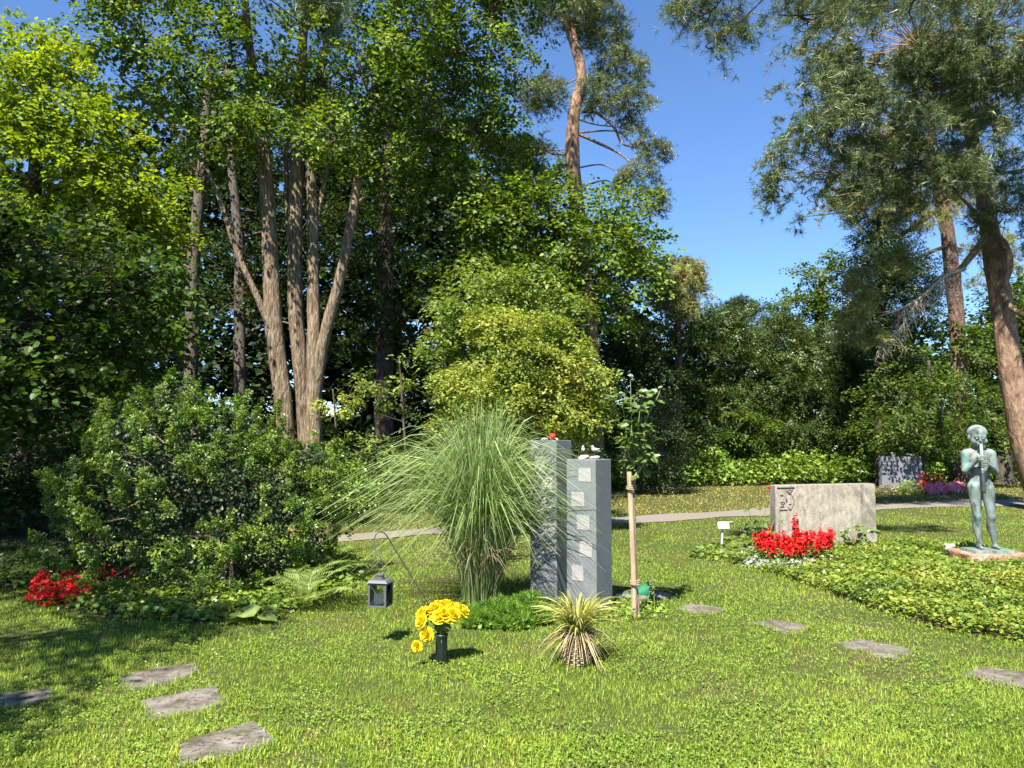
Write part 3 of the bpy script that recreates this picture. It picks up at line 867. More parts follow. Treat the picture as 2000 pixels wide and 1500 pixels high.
# broadleaf trees of the wood behind
WOOD = [
    ('broad wood tree behind the golden maple, its crown against the sky', [(1130, 900, 21.6, 42), (1128, 600, 21.6, 38), (1090, 450, 21.6, 24), (1050, 360, 21.6, 10)],
     [(1010, 430, 20.3, 130, 80, 1.8), (1120, 480, 20.3, 120, 90, 1.8), (1220, 440, 20.8, 70, 70, 1.4), (1180, 540, 20.3, 110, 80, 1.6), (900, 480, 20.8, 120, 90, 1.8), (1080, 380, 21.3, 100, 50, 1.4), (1250, 510, 20.8, 60, 60, 1.2), (960, 560, 20.3, 140, 70, 1.5), (1190, 390, 21.3, 60, 40, 1.0), (1100, 600, 20.8, 150, 60, 1.5)], 'beech', 0.12),
    ('shaded wood tree between the many-stemmed tree and the maple', [(750, 940, 26, 40), (752, 600, 26, 34), (760, 300, 26, 22), (770, 80, 26, 10)],
     [(740, 450, 26, 130, 130, 2.0), (820, 380, 26, 120, 120, 2.0), (680, 560, 25, 100, 100, 1.6), (800, 600, 25, 120, 100, 1.6), (890, 260, 27, 140, 130, 2.0), (720, 200, 27, 160, 120, 2.2), (980, 340, 28, 110, 110, 2.0)], 'deep', 0.12),
    ('thin grey-trunked wood tree seen left of the many-stemmed tree', [(372, 900, 24, 26), (374, 600, 24, 25), (384, 440, 24, 24), (398, 300, 24, 20), (410, 100, 24, 12)],
     [(340, 480, 25, 100, 110, 1.6), (250, 520, 25, 120, 130, 1.8), (440, 300, 26, 120, 100, 1.8), (300, 640, 24, 110, 70, 1.4), (420, 620, 26, 100, 70, 1.3), (200, 380, 26, 120, 110, 1.8)], 'deep', 0.11),
    ('slender pale-trunked wood tree just left of the many-stemmed tree', [(470, 900, 27, 24), (468, 650, 27, 23), (466, 470, 27, 20), (450, 300, 27, 15), (445, 120, 27, 9)],
     [(470, 560, 28, 110, 100, 1.6), (520, 420, 29, 140, 130, 1.8), (620, 460, 29, 130, 140, 1.8), (460, 200, 28, 160, 110, 2.0), (600, 250, 29, 140, 120, 2.0), (640, 640, 27, 80, 80, 1.2)], 'deep', 0.12),
    ('leafy wood tree at the far left edge behind the linden', [(-60, 950, 20, 40), (-50, 600, 20, 32), (-40, 200, 20, 18)],
     [(0, 700, 19, 160, 140, 2.0), (160, 760, 18.5, 150, 110, 1.6), (280, 720, 19, 120, 120, 1.6), (-160, 640, 19, 180, 200, 2.2), (60, 560, 20, 170, 120, 2), (90, 850, 17.5, 150, 90, 1.3), (250, 860, 17.5, 110, 80, 1.2)], 'deep', 0.11),
    ('light green wood tree rising behind the yews near the blue sky gap', [(1600, 860, 35.0, 24), (1600, 640, 35.0, 20), (1605, 540, 35.0, 10)],
     [(1590, 560, 35.0, 70, 50, 1.4), (1640, 600, 34.5, 80, 60, 1.4), (1560, 610, 34.5, 50, 40, 1.0), (1620, 520, 35.0, 40, 25, .8)], 'bright2', 0.14),
    ('leafy tree behind the leaning pines at the right edge', [(1960, 900, 29, 30), (1965, 700, 29, 26), (1975, 560, 29, 12)],
     [(1960, 650, 28.5, 100, 90, 1.8), (1880, 720, 28, 110, 90, 1.6), (2060, 620, 28.5, 110, 120, 2.0), (1790, 700, 28.5, 90, 80, 1.4), (1990, 580, 29, 60, 40, 1.0)], 'bright2', 0.13),
]
M['bright2'] = leaf_mat('fresh_green_leaves', (0.035, 0.07, 0.011), (0.075, 0.13, 0.016), (0.15, 0.21, 0.028), trans=0.45)
for q, (lab, tr, bl, mt, sz) in enumerate(WOOD):
    tree('wood_tree', lab, 'tree', [tr], bl, M[mt], M['greybark'] if 'trunked' in lab else M['darkbark'], sz, 0.6, 0.8 if mt == 'deep' else 1.0, 6, 6, 'wide', limb=0.09, frac=0.2, gap=-0.02 if mt == 'deep' else -0.15, seed=20 + q * 7, group='broadleaf trees of the wood')

# pines ---------------------------------------------------------------------------
tree('pine_tree', 'tall pine with a bare reddish trunk against the blue sky', 'tree',
     [[(1160, 905, 24.2, 40), (1157, 800, 24.2, 38), (1150, 640, 24.2, 34), (1135, 470, 24.2, 32), (1119, 330, 24.2, 29), (1120, 230, 24.2, 25), (1136, 150, 24.2, 22), (1120, 80, 24.2, 20), (1103, 20, 24.2, 17), (1095, -80, 24.2, 12)],
      ([(1137, 218, 24.2, 7), (1165, 220, 24.2, 6), (1200, 250, 24.1, 5), (1215, 280, 24.1, 4), (1250, 290, 24.0, 3)], 'fork'),
      ([(1130, 262, 24.2, 6), (1170, 280, 24.2, 6), (1210, 300, 24.1, 4), (1235, 320, 24.0, 3)], 'fork'),
      ([(1118, 300, 24.2, 5), (1080, 300, 24.0, 4), (1040, 280, 23.8, 3)], 'fork')],
     [(1190, 60, 24.2, 50, 40, 1.0), (1210, 130, 24.2, 45, 40, .9), (1230, 200, 24.2, 35, 40, .8), (1170, 180, 23.8, 35, 35, .7), (1275, 290, 24.0, 28, 24, .6), (1240, 340, 24.0, 45, 30, .7), (1270, 385, 24.0, 32, 32, .6),
      (1150, 20, 24.2, 70, 40, 1.2), (1050, 20, 24.7, 70, 50, 1.2), (1060, 180, 24.7, 45, 40, .9), (1040, 300, 24.2, 60, 45, 1.0), (1020, 380, 24.7, 50, 30, .8), (1130, -60, 24.2, 130, 60, 1.6), (1240, 255, 24.2, 22, 30, .5, .7)],
     M['pine'], M['redbark'], 0.165, 0.42, 1.1, 6, 4, 'pine', limb=0.05, frac=0.7, gap=-0.2, seed=31, droop=0.5)

tree('pine_tree', 'big leaning pine with a thick reddish trunk at the right edge', 'tree',
     [[(2040, 985, 18, 49), (2014, 915, 18, 48), (1997, 850, 18, 46), (1977, 740, 18, 44), (1963, 640, 18, 43), (1947, 540, 18, 39), (1930, 430, 18, 34), (1913, 330, 18, 28), (1890, 240, 18, 21), (1872, 140, 18, 18), (1868, 20, 18, 15), (1880, -120, 18, 10)],
      ([(1935, 455, 18, 16), (1905, 490, 17.8, 14), (1870, 530, 17.6, 11), (1835, 545, 17.5, 9), (1800, 580, 17.4, 7), (1760, 605, 17.3, 5), (1700, 612, 17.3, 3)], 'fork'),
      ([(1940, 460, 17.9, 18), (1962, 480, 17.7, 16), (1972, 520, 17.6, 13), (1960, 560, 17.6, 10)], 'fork'),
      ([(1952, 560, 17.8, 12), (1975, 600, 17.5, 10), (2010, 620, 17.3, 8)], 'fork'),
      ([(1918, 345, 18, 10), (1960, 338, 18, 7), (2010, 330, 18, 6)], 'fork')],
     [(1760, 60, 15, 190, 90, 2.0), (1940, 60, 15.5, 140, 110, 2.2), (1600, 90, 14.5, 90, 80, 1.2), (1560, 220, 14.5, 55, 80, .9), (1545, 330, 14.5, 45, 60, .7), (1620, 200, 15, 90, 90, 1.2), (1720, 230, 15.5, 110, 90, 1.5),
      (1850, 230, 16, 100, 90, 1.5, .6), (1660, 330, 15.2, 80, 60, 1.0), (1960, 250, 17, 90, 110, 1.8, .55), (1820, 330, 16, 110, 50, 1.2), (1980, 420, 17, 60, 70, 1.2), (1580, 400, 14.6, 40, 25, .5), (1960, 170, 16.5, 100, 80, 1.6), (1780, 140, 16, 120, 80, 1.5)],
     M['pine'], M['redbark'], 0.155, 0.36, 0.95, 6, 4, 'pine', limb=0.045, frac=0.6, gap=0.0, seed=37, droop=0.8)
tree('pine_tree', 'slimmer dark-trunked pine left of the big leaning pine', 'tree',
     [[(1876, 900, 28.0, 32), (1872, 690, 28.0, 30), (1862, 560, 28.0, 29), (1848, 440, 28.0, 25), (1830, 350, 28.0, 20), (1812, 200, 28.0, 14), (1800, 60, 28.0, 8)],
      ([(1842, 400, 28.0, 10), (1790, 440, 27.8, 9), (1740, 470, 27.5, 8), (1700, 500, 27.3, 5)], 'fork'),
      ([(1850, 480, 28.0, 8), (1800, 500, 27.8, 7), (1770, 520, 27.6, 4)], 'fork')],
     [(1730, 370, 26.5, 90, 45, 1.0), (1640, 380, 26.5, 60, 40, .8), (1800, 400, 27.5, 60, 50, 1.0), (1890, 380, 28.0, 60, 60, 1.2), (1700, 440, 27.0, 50, 35, .7), (1930, 500, 28.0, 50, 60, 1.0), (1750, 300, 27.5, 90, 60, 1.2)],
     M['pinegold'], M['pinebark'], 0.15, 0.42, 1.3, 6, 4, 'pine', limb=0.05, frac=0.6, gap=-0.2, seed=44, droop=0.5)
tree('pine_tree', 'weeping pine top with yellowish needles at the edge of the sky gap', 'tree',
     [[(1325, 900, 29, 16), (1325, 700, 29, 14), (1322, 560, 29, 8), (1320, 510, 29, 4)]],
     [(1325, 520, 29, 45, 22, .8), (1300, 560, 29, 30, 30, .7), (1345, 550, 29, 35, 22, .7), (1330, 590, 29, 35, 25, .7)],
     M['pinegold'], M['pinebark'], 0.17, 0.4, 2.0, 6, 4, 'pine', limb=0.03, frac=0.9, gap=-0.4, seed=51, droop=1.1)
tree('pine_tree', 'tiny far-off pine crown just above the yew tops', 'tree',
     [[(1450, 800, 60, 8), (1450, 640, 60, 6), (1449, 585, 60, 3)]],
     [(1448, 592, 60, 24, 12, 1.0), (1440, 602, 60, 20, 8, .8), (1456, 606, 60, 22, 8, .8)],
     M['spruce'], M['pinebark'], 0.3, 0.6, 2.0, 6, 4, 'pine', limb=0.06, frac=0.5, gap=-0.4, seed=58)
tree('dark_conifer', 'narrow dark conifer standing behind the leaning pines', 'tree',
     [[(1720, 880, 27, 22), (1718, 600, 27, 18), (1716, 420, 27, 8)]],
     [(1715, 420, 27, 40, 50, .9), (1710, 500, 27, 60, 60, 1.2), (1720, 580, 27, 75, 70, 1.4), (1770, 560, 27.5, 60, 90, 1.2), (1690, 640, 27, 60, 50, 1.2)],
     M['spruce'], M['darkbark'], 0.30, 0.5, 1.5, 6, 4, 'shoot', limb=0.05, frac=0.4, gap=-0.5, seed=63, droop=0.5)

# yews in the background, feathery and dense
YEWS = [
    ('feathery dark yew at the left end of the yew group', [(1380, 900, 31.4, 20), (1380, 700, 31.4, 14), (1385, 620, 31.4, 6)], [(1380, 680, 30.9, 70, 90, 1.4), (1350, 790, 30.4, 70, 80, 1.3), (1420, 790, 30.4, 70, 80, 1.3), (1400, 640, 31.4, 60, 50, 1.0)]),
    ('broad yew in the middle of the yew group', [(1500, 900, 31.9, 22), (1500, 700, 31.9, 16), (1500, 630, 31.9, 6)], [(1500, 670, 31.4, 80, 70, 1.4), (1470, 760, 30.8, 80, 90, 1.4), (1550, 760, 30.8, 70, 90, 1.4), (1500, 850, 30.4, 100, 50, 1.2), (1530, 640, 31.9, 60, 40, 1.0)]),
    ('yew at the right end of the group below the bare pine branch', [(1620, 900, 31.9, 22), (1620, 720, 31.9, 14), (1620, 660, 31.9, 6)], [(1610, 690, 31.4, 70, 60, 1.4), (1640, 770, 30.9, 80, 80, 1.4), (1600, 850, 30.4, 90, 50, 1.2), (1690, 730, 31.4, 60, 60, 1.2)]),
]
for q, (lab, tr, bl) in enumerate(YEWS):
    tree('yew_tree', lab, 'tree', [tr], bl, M['yew'], M['darkbark'], 0.32, 0.5, 1.9, 6, 4, 'shoot', limb=0.05, frac=0.3, gap=-0.3, seed=70 + q * 5, group='yews in the background', droop=0.4, tilt=0.6)

# golden maple and the shrubs of the border -----------------------------------------
tree('golden_maple', 'round yellow-green maple glowing in the sun behind the ornamental grass', 'tree',
     [[(1010, 985, 13.5, 16), (1008, 900, 13.5, 14), (1000, 800, 13.5, 12), (1010, 700, 13.5, 6)], ([(1006, 880, 13.5, 10), (1050, 800, 13.4, 8), (1090, 720, 13.3, 5)], 'fork'), ([(1006, 860, 13.5, 9), (950, 790, 13.4, 7), (910, 740, 13.3, 4)], 'fork')],
     [(1040, 690, 13.2, 110, 80, 1.0), (1110, 740, 13.2, 85, 80, .9), (960, 760, 13.0, 110, 75, 1.0), (900, 770, 13.2, 60, 55, .8, .7), (1010, 800, 12.9, 140, 60, 1.0), (1130, 810, 13.1, 60, 50, .7), (980, 640, 13.4, 70, 50, .8), (880, 825, 13.2, 40, 30, .5, .6), (1160, 740, 13.3, 40, 40, .6)],
     M['maple'], M['darkbark'], 0.056, 0.26, 1.6, 6, 8, 'wide', limb=0.03, frac=0.35, gap=-0.25, seed=81, twigr=0.005)
tree('dogwood_shrub', 'taller shrub with broad pale green leaves rising above the golden maple', 'shrub',
     [[(930, 990, 14.6, 8), (925, 800, 14.6, 7), (915, 620, 14.6, 4)], [(960, 990, 14.7, 8), (970, 750, 14.7, 6), (985, 560, 14.7, 3)], [(900, 990, 14.5, 8), (880, 800, 14.5, 6), (870, 660, 14.5, 3)]],
     [(900, 620, 14.4, 70, 60, .8), (980, 560, 14.6, 60, 50, .7), (1060, 560, 14.6, 60, 40, .6, .7), (860, 690, 14.4, 35, 60, .5, .7), (930, 530, 14.7, 40, 30, .5, .7), (1100, 600, 14.5, 50, 40, .6, .7), (940, 600, 14.6, 90, 70, .8)],
     M['dogwood'], M['darkbark'], 0.095, 0.32, 1.5, 5, 5, 'leaf', limb=0.015, frac=0.6, gap=-0.3, seed=88, twigr=0.005)
SPARSE = ('thin sunlit', 'wispy half-shaded')
SHRUBS = [
    ('thin sunlit shrub beside the foot of the many-stemmed tree', [(660, 960, 17.5, 6), (655, 820, 17.5, 4), (650, 760, 17.5, 3)], [(650, 790, 17.3, 28, 30, .5), (690, 770, 17.3, 35, 40, .5), (660, 830, 17.3, 25, 20, .4)], 'maple', 0.10, .26),
    ('wispy half-shaded shrub between the many-stemmed tree and the maple', [(800, 980, 17, 6), (790, 850, 17, 5), (780, 700, 17, 3)], [(750, 740, 16.8, 50, 40, .7), (790, 690, 16.8, 40, 30, .6), (720, 800, 16.8, 40, 30, .6), (780, 790, 16.8, 50, 40, .6, .7), (730, 880, 16.5, 70, 40, .7)], 'dogwood', 0.10, .32),
    ('low leafy bush at the foot of the many-stemmed tree', [(650, 985, 15.5, 5), (650, 950, 15.5, 4), (650, 900, 15.5, 3)], [(650, 920, 15.4, 70, 50, .7), (700, 960, 15.2, 60, 40, .7), (620, 960, 15.2, 60, 40, .6)], 'ivy', 0.075, .26),
    ('small-leaved bush behind the staked rose', [(1290, 960, 23.2, 6), (1290, 880, 23.2, 4), (1290, 810, 23.2, 3)], [(1290, 800, 23.2, 45, 45, .5), (1300, 870, 23.2, 50, 60, .5), (1260, 890, 23.2, 45, 50, .5), (1285, 950, 23.2, 60, 40, .5)], 'yew2', 0.075, .32),
    ('spreading hornbeam shrub behind the dark headstone', [(1800, 905, 26.5, 14), (1810, 820, 26.5, 10), (1815, 700, 26.5, 5)], [(1760, 770, 26, 90, 60, 1.2), (1850, 780, 26, 90, 60, 1.2), (1800, 840, 24.4, 110, 50, 1.2), (1720, 840, 25.8, 70, 50, 1.0), (1900, 850, 26, 80, 50, 1.0), (1760, 700, 26.5, 70, 40, .9), (1960, 820, 26.5, 70, 60, 1.0)], 'hornbeam', 0.12, .5),
    ('light green sapling in front of the yews', [(1470, 900, 28.5, 3), (1465, 840, 28.5, 2), (1460, 800, 28.5, 2)], [(1455, 812, 28.5, 40, 10, .6), (1430, 790, 28.5, 22, 8, .5), (1495, 828, 28.5, 28, 8, .4), (1450, 850, 28.5, 45, 16, .5)], 'bright2', 0.14, .36),
    ('dark leafy shrub left of the yews under the wood tree', [(1260, 930, 27.6, 16), (1255, 760, 27.6, 10), (1250, 640, 27.6, 5)], [(1260, 640, 27.1, 80, 60, 1.2), (1290, 720, 27.1, 70, 80, 1.2), (1240, 740, 27.1, 70, 80, 1.2), (1330, 640, 27.6, 60, 50, 1.0), (1240, 850, 26.9, 90, 60, 1.0), (1320, 850, 27.1, 80, 60, 1.0)], 'deep', 0.12, .5),
    ('dark understorey shrub in the deep shade at the left edge', [(40, 960, 15.5, 10), (40, 900, 15.5, 8), (40, 820, 15.5, 5)], [(30, 890, 15.2, 110, 70, 1.0), (170, 900, 15.5, 90, 70, 1.0), (-120, 860, 15, 110, 110, 1.2), (90, 960, 15, 110, 40, .8), (260, 880, 16, 90, 80, 1.0)], 'deep', 0.09, .4),
    ('dark understorey shrub behind the ornamental grass', [(880, 985, 18, 10), (880, 920, 18, 8), (880, 840, 18, 5)], [(880, 880, 17.6, 110, 70, 1.0), (1000, 900, 18, 110, 70, 1.0), (1090, 880, 19, 80, 80, 1.0), (780, 920, 17.4, 90, 50, .9), (950, 780, 20, 160, 120, 1.4), (1080, 760, 20, 110, 110, 1.4)], 'deep', 0.10, .45),
]
M['hornbeam'] = leaf_mat('hornbeam_leaves', (0.03, 0.06, 0.01), (0.065, 0.11, 0.016), (0.15, 0.21, 0.03), trans=0.4)
M['yew2'] = leaf_mat('olive_small_leaves', (0.06, 0.075, 0.03), (0.11, 0.13, 0.05), (0.18, 0.20, 0.09), trans=0.3)
for q, (lab, tr, bl, mt, sz, cl) in enumerate(SHRUBS):
    tree('border_shrub', lab, 'shrub', [tr], bl, M[mt], M['darkbark'], sz, cl, 0.5 if lab.startswith(SPARSE) else 1.3, 5, 6, 'leaf', limb=0.02, frac=0.5, gap=0.0 if lab.startswith(SPARSE) else -0.25, seed=100 + q * 6, group='shrubs along the edge of the wood', twigr=0.005)

# bare bleached twigs hanging under the pine branch at the right
g = Geo()
bp = curve([P(1885, 525, 17.4), P(1845, 540, 17.3), P(1800, 580, 17.2), P(1755, 605, 17.1), P(1715, 618, 17.1)], 20)
g.add(*tube(bp, np.linspace(0.05, 0.012, 20), 6))
bp2 = curve([P(1790, 590, 17.15), P(1760, 640, 17.1), P(1735, 660, 17.0), P(1715, 680, 17.0)], 12)
g.add(*tube(bp2, np.linspace(0.028, 0.008, 12), 5))
for q in range(90):
    a = bp[rng.integers(1, 14)] if q < 65 else bp2[rng.integers(2, 11)]
    L = rng.uniform(0.2, 0.95) if q < 45 else rng.uniform(0.15, 0.5)
    e = a + np.array([rng.normal() * 0.16 - 0.05, rng.normal() * 0.15, -L])
    m = (a + e) / 2 + rng.normal(size=3) * 0.10 * L + np.array([-0.08, 0, 0.10]) * L
    pts = curve([a, m, e], 7)
    g.add(*tube(pts, np.linspace(0.010, 0.003, 7), 4, False))
    for _ in range(3):
        s0 = pts[rng.integers(2, 6)]
        g.add(*tube(curve([s0, s0 + rng.normal(size=3) * 0.07 + [0, 0, -.06], s0 + rng.normal(size=3) * 0.1 + [0, 0, -.16]], 4), np.linspace(0.005, 0.002, 4), 3, False))
th = thing('drooping_branch', 'bleached pine branch drooping with tangled bare twigs and pale needle tufts', 'branch', bp[0])
g.build('twigs', M['deadwood'], th, smooth=True)
NB_ = [(1690, 560, 17.1, 42, 40, .45), (1665, 615, 17.1, 34, 30, .4), (1700, 650, 17.1, 30, 20, .35), (1745, 505, 17.2, 34, 24, .4), (1655, 660, 17.1, 22, 18, .3)]
C, O, B = clumps(NB_, .22, 0.55, -.2, 410)
pos, d, n = sprays(C, O, .22, 6, 4, droop=.5); d[:, 2] += .4
g = Geo(); T, Fq = needle_tuft(10, 77, w=.045)
g.add(*scatter(T, Fq, pos, frames(n, d), .13 * rng.uniform(.75, 1.25, len(pos))))
g.build('needles', M['pinegold'], th, kind='stuff')

# far wood closing the view
FAR = [(px, py, Yd, 170, 170, 3.0) for px, py, Yd in
       [(-250, 640, 34), (-80, 500, 36), (100, 620, 34), (260, 520, 36), (420, 640, 34), (560, 540, 36), (720, 640, 34), (860, 520, 37), (1000, 640, 34), (1130, 600, 36),
        (-250, 300, 36), (60, 430, 38), (330, 330, 38), (560, 330, 38), (760, 330, 39), (930, 400, 38), (420, 820, 32), (100, 820, 30), (720, 820, 31), (980, 800, 32), (1200, 780, 33), (-200, 850, 30),
        (1380, 830, 39), (1560, 830, 39), (1740, 790, 37), (1900, 760, 37), (2080, 700, 37), (2300, 640, 37), (-450, 600, 30)]] + [(px, 930, Yd, 150, 70, 1.5) for px, Yd in [(-420, 24), (-240, 25), (-60, 25), (120, 25), (300, 26), (480, 28), (660, 28), (840, 29), (1020, 30), (1190, 32)]]
C, O, B = clumps(FAR, 1.1, 1.1, -0.6, 200)
pos, d, n = sprays(C, O, 1.1, 5, 5)
g = Geo(); g.add(*scatter(WIDE, LEAF_F, pos, frames(n, d), 0.40 * rng.uniform(0.7, 1.3, len(pos))))
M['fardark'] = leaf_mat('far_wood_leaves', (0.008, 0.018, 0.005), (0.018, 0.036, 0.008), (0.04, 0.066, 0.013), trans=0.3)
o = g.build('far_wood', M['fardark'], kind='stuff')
tag(o, 'dense dark green wood closing the view behind the trees', 'wood')

# trees outside the picture on the left whose shade falls on the lawn, one with a branch hanging into view


def tree_at(name, label, base, height, rad, blobs3, leaf, bark, size, clump, k, ntw, nl, shape, seed, group=None, gap=-0.2, limb=None, lift=.25):
    """the same kind of tree given in metres: blobs3 = (centre, radii)"""
    g = Geo()
    b = np.array([base[0], base[1], float(hgt(*base))])
    pp = curve([b + [0, 0, -.15], b + [0.1, 0, height * .35], b + [-.1, .1, height * .7], b + [0, 0, height]], 20)
    g.add(*tube(pp, np.linspace(rad, rad * .25, 20), 12, True, .1))
    th = thing(name, label, 'tree', b, group)
    g.build('trunk', bark, th, smooth=True)
    gl, gc = Geo(), Geo()
    CC, OO = [], []
    for bi, (c, r) in enumerate(blobs3):
        c = np.array(c, float); r = np.array(r, float)
        area = 4 * math.pi * (((r[0] * r[1]) ** 1.6 + (r[0] * r[2]) ** 1.6 + (r[1] * r[2]) ** 1.6) / 3) ** (1 / 1.6)
        n = max(4, int(k * area / clump ** 2))
        u = nrm(rng.normal(size=(n, 3))); p = c + u * (1 - .6 * rng.random(n) ** 1.4)[:, None] * r
        ok = rnoise(p, clump * 4.5, seed + bi) > gap
        CC.append(p[ok]); OO.append(u[ok])
        a = pp[np.abs(pp[:, 2] - max(c[2] - .35 * np.linalg.norm(c[:2] - b[:2]), b[2] + height * .3)).argmin()]
        gl.add(*tube(curve([a, (a + c) / 2 + [0, 0, lift], c], 10), np.linspace(limb or rad * .4, min(.02, (limb or 1) * .35), 10), 6, False))
        for q in p[ok][::3]:
            gl.add(*tube(curve([c, (c + q) / 2 + rng.normal(size=3) * .08, q], 5), np.linspace(.018, .005, 5), 3, False))
    C, O = np.concatenate(CC), np.concatenate(OO)
    gl.build('branches', bark, th, smooth=True, kind='stuff')
    pos, d, n = sprays(C, O, clump, ntw, nl)
    s = size * rng.uniform(.7, 1.25, len(pos))
    if shape == 'leaf':
        gc.add(*scatter(LEAF, LEAF_F, pos, frames(n, d), s))
    else:
        d[:, 2] += .3
        w = rng.integers(0, 3, len(pos)); Fm = frames(n, d)
        for q in range(3):
            T, Fq = needle_tuft(12, q + 15, w=.028)
            gc.add(*scatter(T, Fq, pos[w == q], Fm[w == q], s[w == q]))
    gc.build('crown', leaf, th, kind='stuff')
    return th


tree_at('shade_tree', 'broad leafy tree beside the viewer shading the lawn at the lower left', (-8.5, 1.0), 9, .3,
        [((-6.2, 0.2, 6.2), (1.7, 1.5, 1.2)), ((-5.4, 2.4, 6.6), (1.2, 1.2, .9)), ((-8.4, 2.3, 7.8), (1.5, 1.5, 1.1)), ((-8.6, 0.5, 8.6), (2.2, 2.2, 1.6)), ((-9.8, 5.0, 8.4), (1.8, 1.8, 1.6)), ((-10.5, 7.4, 8.8), (1.6, 1.8, 1.5)), ((-4.6, 0.4, 5.6), (.8, .7, .5)), ((-4.9, 1.6, 5.2), (1.0, .8, .5)), ((-4.9, 2.9, 6.0), (1.0, .9, .5)), ((-6.8, 1.6, 5.6), (1.2, 1.2, .7)), ((-3.9, -0.2, 4.6), (.7, .6, .35)), ((-11.5, 3.5, 6.5), (1.6, 2.0, 1.6)), ((-9.6, 9.0, 9.6), (2.4, 1.4, 1.2)), ((-8.0, 7.6, 8.8), (1.4, 1.1, .8))],
        M['beech'], M['darkbark'], .11, .5, 1.2, 6, 6, 'leaf', 300, gap=-.1)
tree_at('overhanging_pine', 'pine beside the viewer, its needle tips hanging in at the top edge', (-7.4, 2.2), 9.5, .2,
        [(P(662, 30, 7.0), (.30, .3, .22)), (P(655, 95, 7.0), (.16, .2, .12)), (P(640, -70, 7.0), (.5, .5, .35)), ((-6.9, 3.0, 8.6), (.9, .9, .5))],
        M['pine'], M['darkbark'], .10, .22, .9, 5, 4, 'pine', 320, limb=.016, lift=2.3)
tree_at('overhanging_pine', 'pine branch tips with dark needles hanging into the blue sky gap', (6.4, 1.0), 11, .3,
        [(P(1390, 20, 9.0), (.42, .4, .32)), (P(1390, 95, 9.0), (.14, .2, .25)), (P(1335, 10, 9.0), (.22, .3, .22)), (P(1450, 40, 9.0), (.25, .3, .25)), (P(1400, -90, 9.0), (.8, .6, .5)), (P(1560, 30, 9.5), (.45, .4, .5)), (P(1620, -60, 9.5), (.9, .6, .5)), (P(1800, -40, 9.5), (.9, .7, .4)), ((5.2, 4.5, 7.5), (.7, .7, .4))],
        M['pine'], M['darkbark'], .105, .26, .8, 5, 4, 'pine', 340, limb=.018, lift=2.2)

# ------------------------------------------------------------------ beds and ground cover
def gpoly(pp):
    return np.array([G(*q)[:2] for q in pp])


BED_COVER = gpoly([(1440, 1100), (1490, 1118), (1560, 1140), (1700, 1192), (1850, 1236), (2010, 1262), (2200, 1300), (2260, 1090), (2000, 1085), (1900, 1078), (1740, 1070), (1600, 1062), (1500, 1066)])
BED_SHRUB = gpoly([(60, 1150), (90, 1188), (200, 1214), (400, 1226), (540, 1214), (640, 1178), (705, 1150), (700, 1090), (560, 1065), (300, 1060), (120, 1100)])
BED_STELE = gpoly([(905, 1200), (925, 1232), (1000, 1240), (1065, 1228), (1200, 1222), (1310, 1215), (1300, 1185), (1190, 1168), (1060, 1150), (890, 1160)])


def bed(name, poly, z=0.02):
    c = poly.mean(0); n = len(poly)
    V = [[*c, float(hgt(*c)) + z * 1.5]] + [[*p, float(hgt(*p)) + z * 0.4] for p in poly]
    Fq = np.array([[0, 1 + a, 1 + (a + 1) % n] for a in range(n)])
    if np.cross(poly[1] - c, poly[2] - c) < 0:
        Fq = Fq[:, ::-1]
    g = Geo(); g.add(V, Fq)
    o = g.build(name, M['soil']); o["kind"] = "structure"
    return o


bed('planting_bed_ground', BED_COVER); bed('planting_bed_ground', BED_SHRUB)


def pts_in(poly, dens):
    lo, hi = poly.min(0), poly.max(0)
    n = int(dens * np.prod(hi - lo))
    p = lo + rng.random((n, 2)) * (hi - lo)
    return p[inside(poly, p[:, 0], p[:, 1])]


def edge_dist(poly, p):
    d = np.full(len(p), 1e9)
    for a in range(len(poly)):
        q, r = poly[a], poly[(a + 1) % len(poly)]
        ab = r - q
        t = np.clip(((p - q) @ ab) / (ab @ ab), 0, 1)
        d = np.minimum(d, np.linalg.norm(p - q - t[:, None] * ab, axis=1))
    return d


def mat_of_leaves(name, poly, dens, size, height, mat, T=LEAF, TF=LEAF_F, label=None, cat=None, avoid=(), lump=0.5, rim=0.12, tilt=0.4):
    p = pts_in(poly, dens)
    for (cx, cy, r) in avoid:
        p = p[(p[:, 0] - cx) ** 2 + (p[:, 1] - cy) ** 2 > r * r]
    e = np.clip(edge_dist(poly, p) / rim, 0, 1)
    hh = height * (0.45 + 0.55 * np.sqrt(e)) * (0.65 + lump * vnoise(p[:, 0], p[:, 1], 0.33, 5) + 0.2 * vnoise(p[:, 0], p[:, 1], 0.12, 6))
    u = rng.random(len(p)) ** 0.55
    z = hgt(p[:, 0], p[:, 1]) + hh * u
    n = np.array([0, 0, 1.0]) + tilt * rng.normal(size=(len(p), 3))
    # leaves at the rim lean outwards
    d = rng.normal(size=(len(p), 3)); d[:, 2] -= 0.2
    g = Geo(); g.add(*scatter(T, TF, np.column_stack([p, z]), frames(n, d), size * rng.uniform(0.6, 1.3, len(p))))
    o = g.build(name, mat, kind='stuff')
    if label:
        tag(o, label, cat)
    return o


